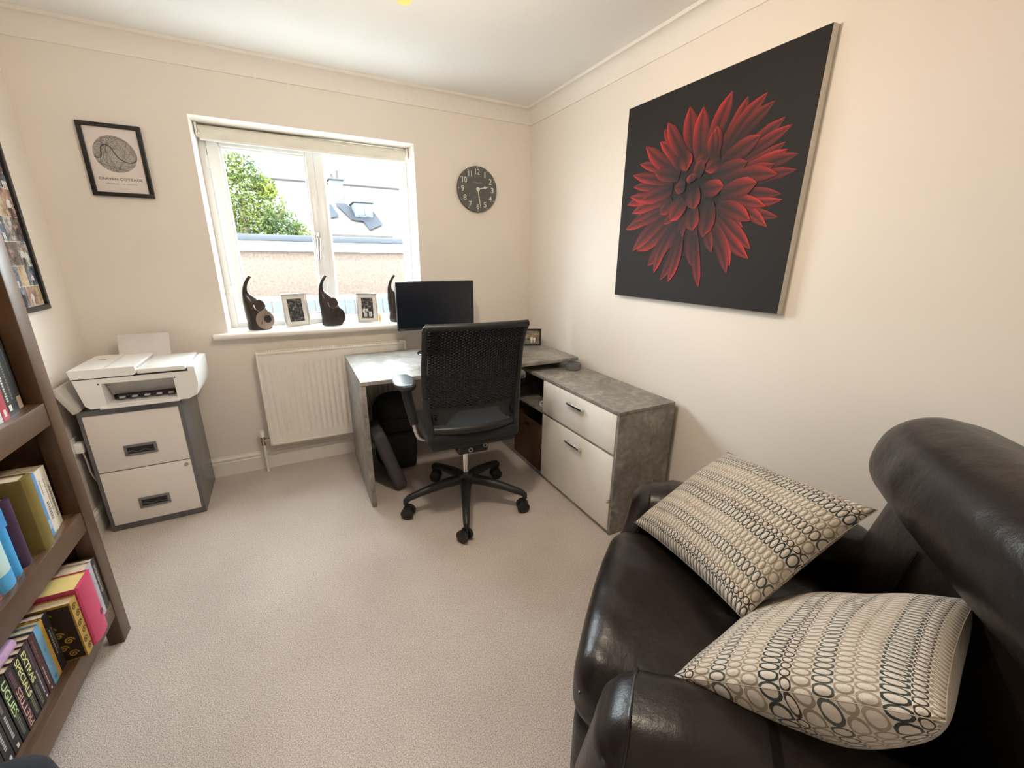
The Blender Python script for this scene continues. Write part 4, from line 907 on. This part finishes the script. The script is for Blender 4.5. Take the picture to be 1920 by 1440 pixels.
# ================================================================== ELEPHANT SCULPTURES
EBR = mat('dark_bronze', (.035, .026, .022), .22, var=.2, vscale=20); EPK = mat('rose_bronze', (.42, .33, .28), .24, metal=.5, var=.1, vscale=12)
def elephant(cx, yc, rot, label, front, s=1.03):
    t = thing('elephant_sculpture', label, 'sculpture', (cx, yc, .925), rot, 'abstract elephant sculptures on the sill')
    spine = [(-1.907, .926, .066), (-1.905, .95, .069), (-1.902, .985, .069), (-1.912, 1.03, .064), (-1.926, 1.07, .053), (-1.942, 1.105, .038), (-1.953, 1.135, .022), (-1.956, 1.165, .0135), (-1.949, 1.195, .0105), (-1.935, 1.222, .0092), (-1.918, 1.243, .0080)]
    sm = cr([(x + 1.90, z - .926, r) for x, z, r in spine], 4)
    bm = T([(x * s, 0, z * s) for x, z, r in sm], [r * s for x, z, r in sm], 24, squash=(1, .52))
    part('body', bm, EBR, t, local=True, ang=50)
    def fdisc(name, x, z, rx, rz, y0, m, n=24, ring=None):
        bm = bmesh.new(); rr_ = ring or .88
        a = [(x + rx * math.cos(2 * PI * i / n), z + rz * math.sin(2 * PI * i / n)) for i in range(n)]; b = [(x + rx * rr_ * math.cos(2 * PI * i / n), z + rz * rr_ * math.sin(2 * PI * i / n)) for i in range(n)]
        A_ = [bm.verts.new((p * s, y0 * s + .006, q * s)) for p, q in a]; B_ = [bm.verts.new((p * s, (y0 - .004) * s, q * s)) for p, q in a]; C_ = [bm.verts.new((p * s, (y0 - .003) * s, q * s)) for p, q in b]
        for u_, v_ in ((A_, B_), (B_, C_)):
            for i in range(n): bm.faces.new((u_[i], u_[(i + 1) % n], v_[(i + 1) % n], v_[i]))
        bm.faces.new(C_); bmesh.ops.recalc_face_normals(bm, faces=bm.faces)
        return part(name, bm, m, t, local=True)
    fdisc('body_face', .018, .060, .050, .058, -.033, front)
    fdisc('body_hollow', .032, .064, .020, .023, -.039, mat('hollow_dark', (.02, .014, .011), .35))
    fdisc('ear', .000, .148, .028, .034, -.031, mat('ear_brown', (.060, .042, .036), .25))
    bm = bmesh.new(); tube(bm, [(.0 + .029 * math.cos(a), -.036, .148 + .035 * math.sin(a)) for a in [PI * .95 + i * PI * 1.1 / 12 for i in range(13)]], .0028, 6); xf(bm, Matrix.Scale(s, 4)); part('ear_rim', bm, CHROME, t, local=True)
    return t
elephant(-1.905, .070, .30, 'left elephant sculpture with rosy bronze belly on the sill', EPK)
elephant(-1.477, .070, .20, 'middle elephant sculpture with dark bronze belly, between the two photo frames', EBR)
elephant(-1.030, .070, .10, 'right elephant sculpture half hidden behind the monitor', EPK)

# ================================================================== UNDER-DESK BAGS
bp_ = thing('backpack', 'black rounded backpack standing under the desk', 'backpack', (-1.24, -.42, 0))
def bpf(p): return V(p.x * (1 - .10 * max(0, p.z)), p.y * (1 - .25 * max(0, p.z) / .27), p.z - .03 * (p.x / .14) ** 2 * (p.z > .1))
part('body', SB((-1.20, -.33, .26), (.135, .115, .26), .09, 16, fn=bpf), mat('black_nylon', (.014, .013, .014), .7, bump=.4, bscale=200), bp_)
part('front_pocket', SB((-1.20, -.445, .15), (.105, .035, .13), .03, 10), MATS['black_nylon'], bp_)
part('zip', T(cr([(-1.30, -.425, .33), (-1.27, -.438, .36), (-1.20, -.442, .368), (-1.13, -.438, .36), (-1.10, -.425, .33)], 4), .004, 6), BLACKP, bp_)
part('strap', T(cr([(-1.32, -.40, .38), (-1.335, -.42, .30), (-1.337, -.425, .22)], 4), .012, 8, squash=(1, .5)), MATS['black_nylon'], bp_)
bm = SB((0, 0, .205), (.040, .125, .205), .030, 12); xf(bm, Matrix.Translation((-1.250, -.588, .012)) @ Matrix.Rotation(-.30, 4, 'Y'))
lc = thing('laptop_case', 'grey padded case leaning against the backpack under the desk', 'case', (-1.25, -.588, 0))
part('shell', bm, mat('grey_case', (.075, .068, .078), .75, bump=.2, bscale=300), lc)
bm = T([(-.041, -.09, .36), (-.046, -.09, .385), (-.046, .06, .385), (-.041, .06, .36)], .006, 8); xf(bm, Matrix.Translation((-1.250, -.588, .012)) @ Matrix.Rotation(-.30, 4, 'Y')); part('handle', bm, BLACKP, lc)

# ================================================================== OFFICE CHAIR
CH_YAW = math.radians(-4)
oc = thing('office_chair', 'black mesh-back swivel office chair pulled up to the desk', 'office chair', (-.95, -1.0, 0), CH_YAW)
def P_(n, bm, m, parent=None, **k): return part(n, bm, m, parent or oc, local=True, **k)
P_('hub', LA([(0, .095), (.030, .10), (.036, .13), (.047, .15), (.050, .185), (.036, .200), (0, .200)], n=24), BLACKP)
P_('gas_lift', LA([(.0, .17), (.0175, .17), (.0175, .40), (0, .40)], n=20), CHROME)
a0 = math.radians(-111) - CH_YAW
for k in range(5):
    a = a0 + k * 2 * PI / 5; d = V(math.cos(a), math.sin(a), 0); nrm = V(-d.y, d.x, 0)
    leg = P_('base_arm', T([d * .03 + V(0, 0, .165), d * .12 + V(0, 0, .158), d * .24 + V(0, 0, .136), d * .325 + V(0, 0, .115), d * .345 + V(0, 0, .100), d * .347 + V(0, 0, .082)], [.030, .027, .021, .018, .016, .013], 12), BLACKP)
    ca = a + (.9, .4, -.7, .8, -.5)[k]; cd = V(math.cos(ca), math.sin(ca), 0); ax = V(-cd.y, cd.x, 0); cc = d * .347 - cd * .012
    bm = T([d * .347 + V(0, 0, .085), d * .347 + V(0, 0, .05)], .007, 8)
    softbox(bm, cc + V(0, 0, .046), (.018, .018, .020), .012, 6)
    cst = P_('caster', bm, BLACKP, leg)
    for s in (-1, 1):
        P_('wheel', T([cc + ax * (s * .011) + V(0, 0, .034), cc + ax * (s * .015) + V(0, 0, .034), cc + ax * (s * .027) + V(0, 0, .034), cc + ax * (s * .031) + V(0, 0, .034)], [.030, .0345, .0345, .028], 20), BLACKP, cst)
P_('mechanism', SB((0, -.03, .425), (.085, .13, .035), .018, 10), BLACKP)
P_('tilt_lever', T([(-.07, .02, .43), (-.17, .03, .425), (-.20, .03, .42)], [.006, .006, .010], 8), BLACKP)
for x, z in ((-.018, .418), (.062, .432)):
    bm = LA([(.0065, 0), (.0125, 0), (.0125, .006), (.0065, .006), (.0065, 0)], n=18); xf(bm, Matrix.Translation((x, -.160, z)) @ Matrix.Rotation(PI / 2, 4, 'X')); P_('bolt_ring', bm, BRUSH)
P_('seat_pan', SB((0, .03, .468), (.225, .225, .018), .015, 10), BLACKP)
def seatfn(p): return V(p.x, p.y, p.z + .012 * (1 - (p.x / .245) ** 2) * (1 - (p.y / .24) ** 2) - (.03 * max(0, p.y - .12) / .12))
P_('seat', SB((0, .03, .51), (.245, .24, .035), .03, 14, fn=seatfn), NAVYF)
def back_pt(u, v):
    """u -1..1 across, v 0..1 from the lumbar bar to the top rail"""
    z = .56 + .52 * v; hw = .225 + .018 * math.sin(PI * min(1, v * .9)) + .010 * max(0, v - .75) / .25
    y = -.205 - .055 * v + .028 * math.sin(PI * v) + .040 * u * u * (1 - .5 * v) - .022 * max(0, v - .88) / .12
    return V(u * hw, y, z)
bm = bmesh.new(); nu, nv = 34, 56; gv = {}
def gvv(i, j):
    if (i, j) not in gv: gv[(i, j)] = bm.verts.new(back_pt(-.96 + 1.92 * i / nu, .22 + .76 * j / nv))
    return gv[(i, j)]
for j in range(1, nv):
    for i in range(1, nu):
        if (i + j) % 2: continue
        bm.faces.new((gvv(i - 1, j), gvv(i, j - 1), gvv(i + 1, j), gvv(i, j + 1)))
net = P_('back_mesh', bm, NAVYF, smooth=False)
wm = net.modifiers.new('net', 'WIREFRAME'); wm.thickness = .0135; wm.use_even_offset = False
def sheet(us, vs, th, mask=None):
    bm = bmesh.new(); g_ = [[bm.verts.new(back_pt(u, v)) for u in us] for v in vs]
    for j in range(len(vs) - 1):
        for i in range(len(us) - 1):
            if mask and not mask((us[i] + us[i + 1]) / 2, (vs[j] + vs[j + 1]) / 2): continue
            bm.faces.new((g_[j][i], g_[j][i + 1], g_[j + 1][i + 1], g_[j + 1][i]))
    bmesh.ops.delete(bm, geom=[v for v in bm.verts if not v.link_faces], context='VERTS')
    bmesh.ops.solidify(bm, geom=bm.faces[:], thickness=th); return bm
us = [-.92 + 1.84 * i / 46 for i in range(47)]
P_('lower_panel', sheet(us, [.02 + .26 * i / 16 for i in range(17)], .006, lambda u, v: v > .05 + .13 * max(0, min(1, (.72 - abs(u - .05)) / .27)) or abs(u) > .93), mat('back_plastic', (.016, .017, .020), .6))
loop = [back_pt(-1 + 2 * i / 10, 1.0) for i in range(11)]
right = [back_pt(1.0, 1 - i / 12) for i in range(1, 13)]; left = [back_pt(-1.0, i / 12) for i in range(0, 12)]
P_('back_frame', T(cr([tuple(p) for p in left + loop + right], 3), .0145, 10, squash=(1, .8)), BLACKP)
P_('top_rail', T(cr([tuple(back_pt(-1.02 + 2.04 * i / 10, 1.0) + V(0, -.006, .002)) for i in range(11)], 3), .0165, 10), BLACKP)
P_('lower_crossbar', T(cr([tuple(back_pt(-1 + 2 * i / 8, .0) + V(0, -.006, -.005)) for i in range(9)], 3), .021, 10, squash=(1, .7)), BLACKP)
for s in (-1, 1):
    P_('back_post', T(cr([tuple(back_pt(s, .32) + V(0, -.006, 0)), tuple(back_pt(s, .12) + V(0, -.010, 0)), (s * .222, -.188, .53), (s * .205, -.155, .475), (s * .15, -.09, .445), (s * .06, -.05, .435)], 4), [.017] * 21, 10), BLACKP)
    P_('post_bolt', SB(tuple(back_pt(s * .88, .13) + V(0, -.012, 0)), (.011, .008, .016), .006, 6), BLACKG)
    arm = P_('armrest', T(cr([(s * .305, -.005, .742), (s * .300, -.02, .69), (s * .285, -.035, .60), (s * .278, -.04, .555)], 4), [.030, .029, .027, .026, .0255, .025, .0245, .024, .0235, .023, .0225, .022, .0215], 12, squash=(1, .7)), BLACKP)
    P_('arm_bracket', T(cr([(s * .279, -.04, .575), (s * .274, -.042, .53), (s * .258, -.045, .482), (s * .225, -.045, .464), (s * .14, -.045, .458)], 4), .0135, 10, squash=(1, .7)), BRUSH, arm)
    P_('arm_pad', SB((s * .305, .045, .758), (.056, .120, .0155), .0145, 12, fn=lambda p: V(p.x * (1 - .55 * (abs(p.y) / .12) ** 3), p.y, p.z)), mat('pad_rubber', (.020, .024, .028), .28, spec=.7), arm)

# ================================================================== LEATHER ARMCHAIR
ac = thing('leather_armchair', 'dark brown leather armchair angled in the right-hand corner', 'armchair', (-.995, -2.235, 0), math.radians(40))
def A_(n, bm, m=None, parent=None, **k): return part(n, bm, m or LEATHER, parent or ac, local=True, **k)
A_('base', SB((0, -.46, .175), (.44, .40, .125), .03, 10))
for sx in (-.36, .36):
    for sy in (-.12, -.80): A_('foot', LA([(0, 0), (.022, 0), (.028, .055), (0, .055)], (sx, sy, 0), 14), mat('foot_wood', (.02, .012, .008), .4))
def seat_fn(p):
    cr2 = (1 - (p.x / .325) ** 2); k = .038 * max(0, cr2) * (p.z > 0)
    wr = .0022 * math.sin(55 * p.x + 6 * math.sin(9 * p.y)) * max(0, 1 - abs(p.y - .26) / .10) * (p.z > -.05)
    dim = -.018 * math.exp(-((p.x - .0) ** 2 + (p.y + .02) ** 2) / .0016) * (p.z > 0)
    return V(p.x, p.y + .012 * max(0, cr2) * (p.y > 0), p.z + k + wr + dim - .025 * max(0, -p.y - .1) * (p.z > 0))
A_('seat_cushion', SB((0, -.315, .365), (.318, .325, .095), .075, 34, fn=seat_fn))
A_('seat_seam', T(cr([(-.30, -.012, .395), (-.2, -.001, .402), (0, .006, .408), (.2, -.001, .402), (.30, -.012, .395)], 5), .0028, 6))
def panel_fn(p): return V(p.x, p.y + .014 * (1 - (p.x / .31) ** 2) * (p.y > 0) * 1.0, p.z)
A_('footrest_panel', SB((0, -.045, .19), (.305, .045, .125), .035, 14, fn=panel_fn))
for s in (-1, 1):
    def arm_fn(p, s=s):
        front = max(0, p.y) / .40; zt = (p.z + .27) / .54
        x = p.x * (1.0 - .10 * (1 - zt)) + s * (-.008) * zt
        y = p.y - .055 * max(0, zt - .45) / .55 * (p.y > .1) + .012 * math.cos(p.x / .11 * 1.4) * (p.y > .3)
        z = p.z + (.012 * math.cos(p.x / .11 * 1.5) if p.z > .15 else 0) - .012 * (p.y > .3) * (p.z > .2) - .03 * max(0, -p.y) / .4 * (p.z > .2)
        return V(x, y, z)
    am = A_('arm', SB((s * .415, -.43 + (.035 if s > 0 else 0), .322), (.108, .39, .268), .075, 26, fn=arm_fn))
    # stitched seam round the front of the arm
    rr_ = .0695; prof = [(-1, -.06), (-1, .06), (-1, .193)] + [('a', PI - i * PI / 8) for i in range(1, 8)] + [(1, .193), (1, .06), (1, -.06)]
    seam = []
    for k, v in prof:
        if k == 'a': q = V((.033 if math.cos(v) > 0 else -.033) + rr_ * math.cos(v), .344, .193 + rr_ * math.sin(v))
        else: q = V(k * (.033 + rr_), .344, v)
        q.x *= s; seam.append(tuple(V(s * .415, -.43 + (.035 if s > 0 else 0), .322) + arm_fn(q)))
    A_('arm_seam', T(cr(seam, 4), .0042, 8), None, am)
def back_fn(p): return V(p.x, p.y + .018 * (1 - (p.x / .425) ** 2) * (p.y > 0), p.z)
bm = SB((0, 0, 0), (.425, .075, .27), .065, 20, fn=back_fn); xf(bm, Matrix.Translation((0, -.80, .575)) @ Matrix.Rotation(math.radians(13), 4, 'X')); A_('back_cushion', bm)
A_('back_seam', T(cr([(.10, -.672, .46), (.115, -.692, .54), (.13, -.711, .62), (.14, -.730, .70)], 5), .004, 6))
def head_fn(p):
    wr = .004 * math.sin(46 * p.x + 9 * p.z) * max(0, 1 - abs(p.z + .01) / .09) * (p.y > 0) * math.exp(-((p.x - .12) / .16) ** 2)
    return V(p.x * (1 - .10 * max(0, p.z) / .16), p.y + .025 * (1 - (p.x / .45) ** 2) * (p.y > 0) + wr, p.z + .015 * (1 - (p.x / .45) ** 2) * (p.z > 0))
bm = SB((0, 0, 0), (.42, .125, .128), .110, 26, fn=head_fn); xf(bm, Matrix.Translation((0, -.80, .862)) @ Matrix.Rotation(math.radians(10), 4, 'X')); A_('headrest', bm)
A_('headrest_seam', T(cr([(-.33, -.845, .975), (-.2, -.848, .990), (0, -.85, .998), (.2, -.848, .990), (.33, -.845, .975)], 5), .003, 6))
A_('back_shell', SB((0, -.865, .48), (.43, .06, .42), .05, 12))

# ================================================================== CUSHIONS
def cushion(name, label, c, ux, uy, w_, h_, th, bands_along_x=True, top=.5, sag=None):
    ux = Vector(ux).normalized(); uy = (Vector(uy) - ux * Vector(uy).dot(ux)).normalized(); nz_ = ux.cross(uy)
    bm = bmesh.new(); uvl = bm.loops.layers.uv.new('UV'); n = 36
    def pt(i, j, side):
        u, v = 2 * i / n - 1, 2 * j / n - 1
        e = (max(0, 1 - abs(u) ** 2.4) * max(0, 1 - abs(v) ** 2.4)) ** .54
        pu = u * (1 - .055 * (1 - v * v)); pv = v * (1 - .055 * (1 - u * u))
        p = Vector((pu * w_ / 2, pv * h_ / 2, (th * top if side > 0 else -th * (1 - top)) * e))
        p.z += .0035 * math.sin(7 * u + 4 * v) * e
        if sag: p = sag(p, u, v)
        return p
    V1 = [[bm.verts.new(pt(i, j, 1)) for i in range(n + 1)] for j in range(n + 1)]
    V2 = [[V1[j][i] if i in (0, n) or j in (0, n) else bm.verts.new(pt(i, j, -1)) for i in range(n + 1)] for j in range(n + 1)]
    for G, rev in ((V1, False), (V2, True)):
        for j in range(n):
            for i in range(n):
                q = [(i, j), (i + 1, j), (i + 1, j + 1), (i, j + 1)]
                if rev: q.reverse()
                f = bm.faces.new([G[b][a] for a, b in q])
                for lp, (a, b) in zip(f.loops, q):
                    lp[uvl].uv = (a / n * w_ / .42, b / n * h_ / .42) if bands_along_x else (b / n * h_ / .42, a / n * w_ / .42)
    M_ = Matrix((ux, uy, nz_)).transposed().to_4x4(); M_.translation = c
    t = thing(name, label, 'cushion', (c[0], c[1], c[2] - .1), group='patterned cushions on the armchair')
    xf(bm, M_); cov = part('cover', bm, OVAL, t, smooth=True, ang=180)
    edge = [pt(i, 0, 1) for i in range(n + 1)] + [pt(n, j, 1) for j in range(1, n + 1)] + [pt(i, n, 1) for i in range(n - 1, -1, -1)] + [pt(0, j, 1) for j in range(n - 1, -1, -1)]
    part('edge_seam', T([M_ @ p for p in edge], .0007, 6), mat('cushion_edge', (.40, .34, .27), .95), cov)
    return t
cushion('scatter_cushion', 'beige oval-patterned cushion propped against the far arm of the armchair', (-.62, -2.365, .648), (-.258, -.951, .172), (.85, -.139, .509), .51, .43, .165)
cushion('scatter_cushion', 'pale oval-patterned cushion lying against the near arm and backrest', (-.828, -2.716, .646), (.239, -.784, .573), (.97, .17, -.171), .415, .49, .19, bands_along_x=False, top=.27)

# ================================================================== CEILING PENDANT
pd = thing('pendant_lamp', 'ceiling pendant with a glowing amber bulb at the top of the room', 'lamp', (-1.355, -1.705, 2.0))
lx, ly = -1.355, -1.715
part('ceiling_rose', LA([(0, 2.40), (.05, 2.40), (.045, 2.375), (.012, 2.365), (0, 2.365)], (lx, ly, 0), 24), BRUSH, pd)
part('cord', T([(lx, ly, 2.37), (lx, ly, 2.165)], .004, 8), BLACKP, pd)
part('holder', LA([(0, 2.17), (.018, 2.17), (.019, 2.13), (.014, 2.11), (0, 2.11)], (lx, ly, 0), 20), BRUSH, pd)
part('bulb', LA([(.012, 2.112), (.018, 2.095), (.029, 2.06), (.031, 2.04), (.028, 2.02), (.018, 2.004), (0, 1.998)], (lx, ly, 0), 24), emis('amber_bulb', (1.0, .50, .10), 1.1, .45), pd)
lamp = light('bulb_light', 'POINT', (lx, ly, 2.045), energy=LAMP_W, color=(1.0, .84, .66), shadow_soft_size=.06)
lamp.parent = pd; lamp.location = (0, -.01, .045)
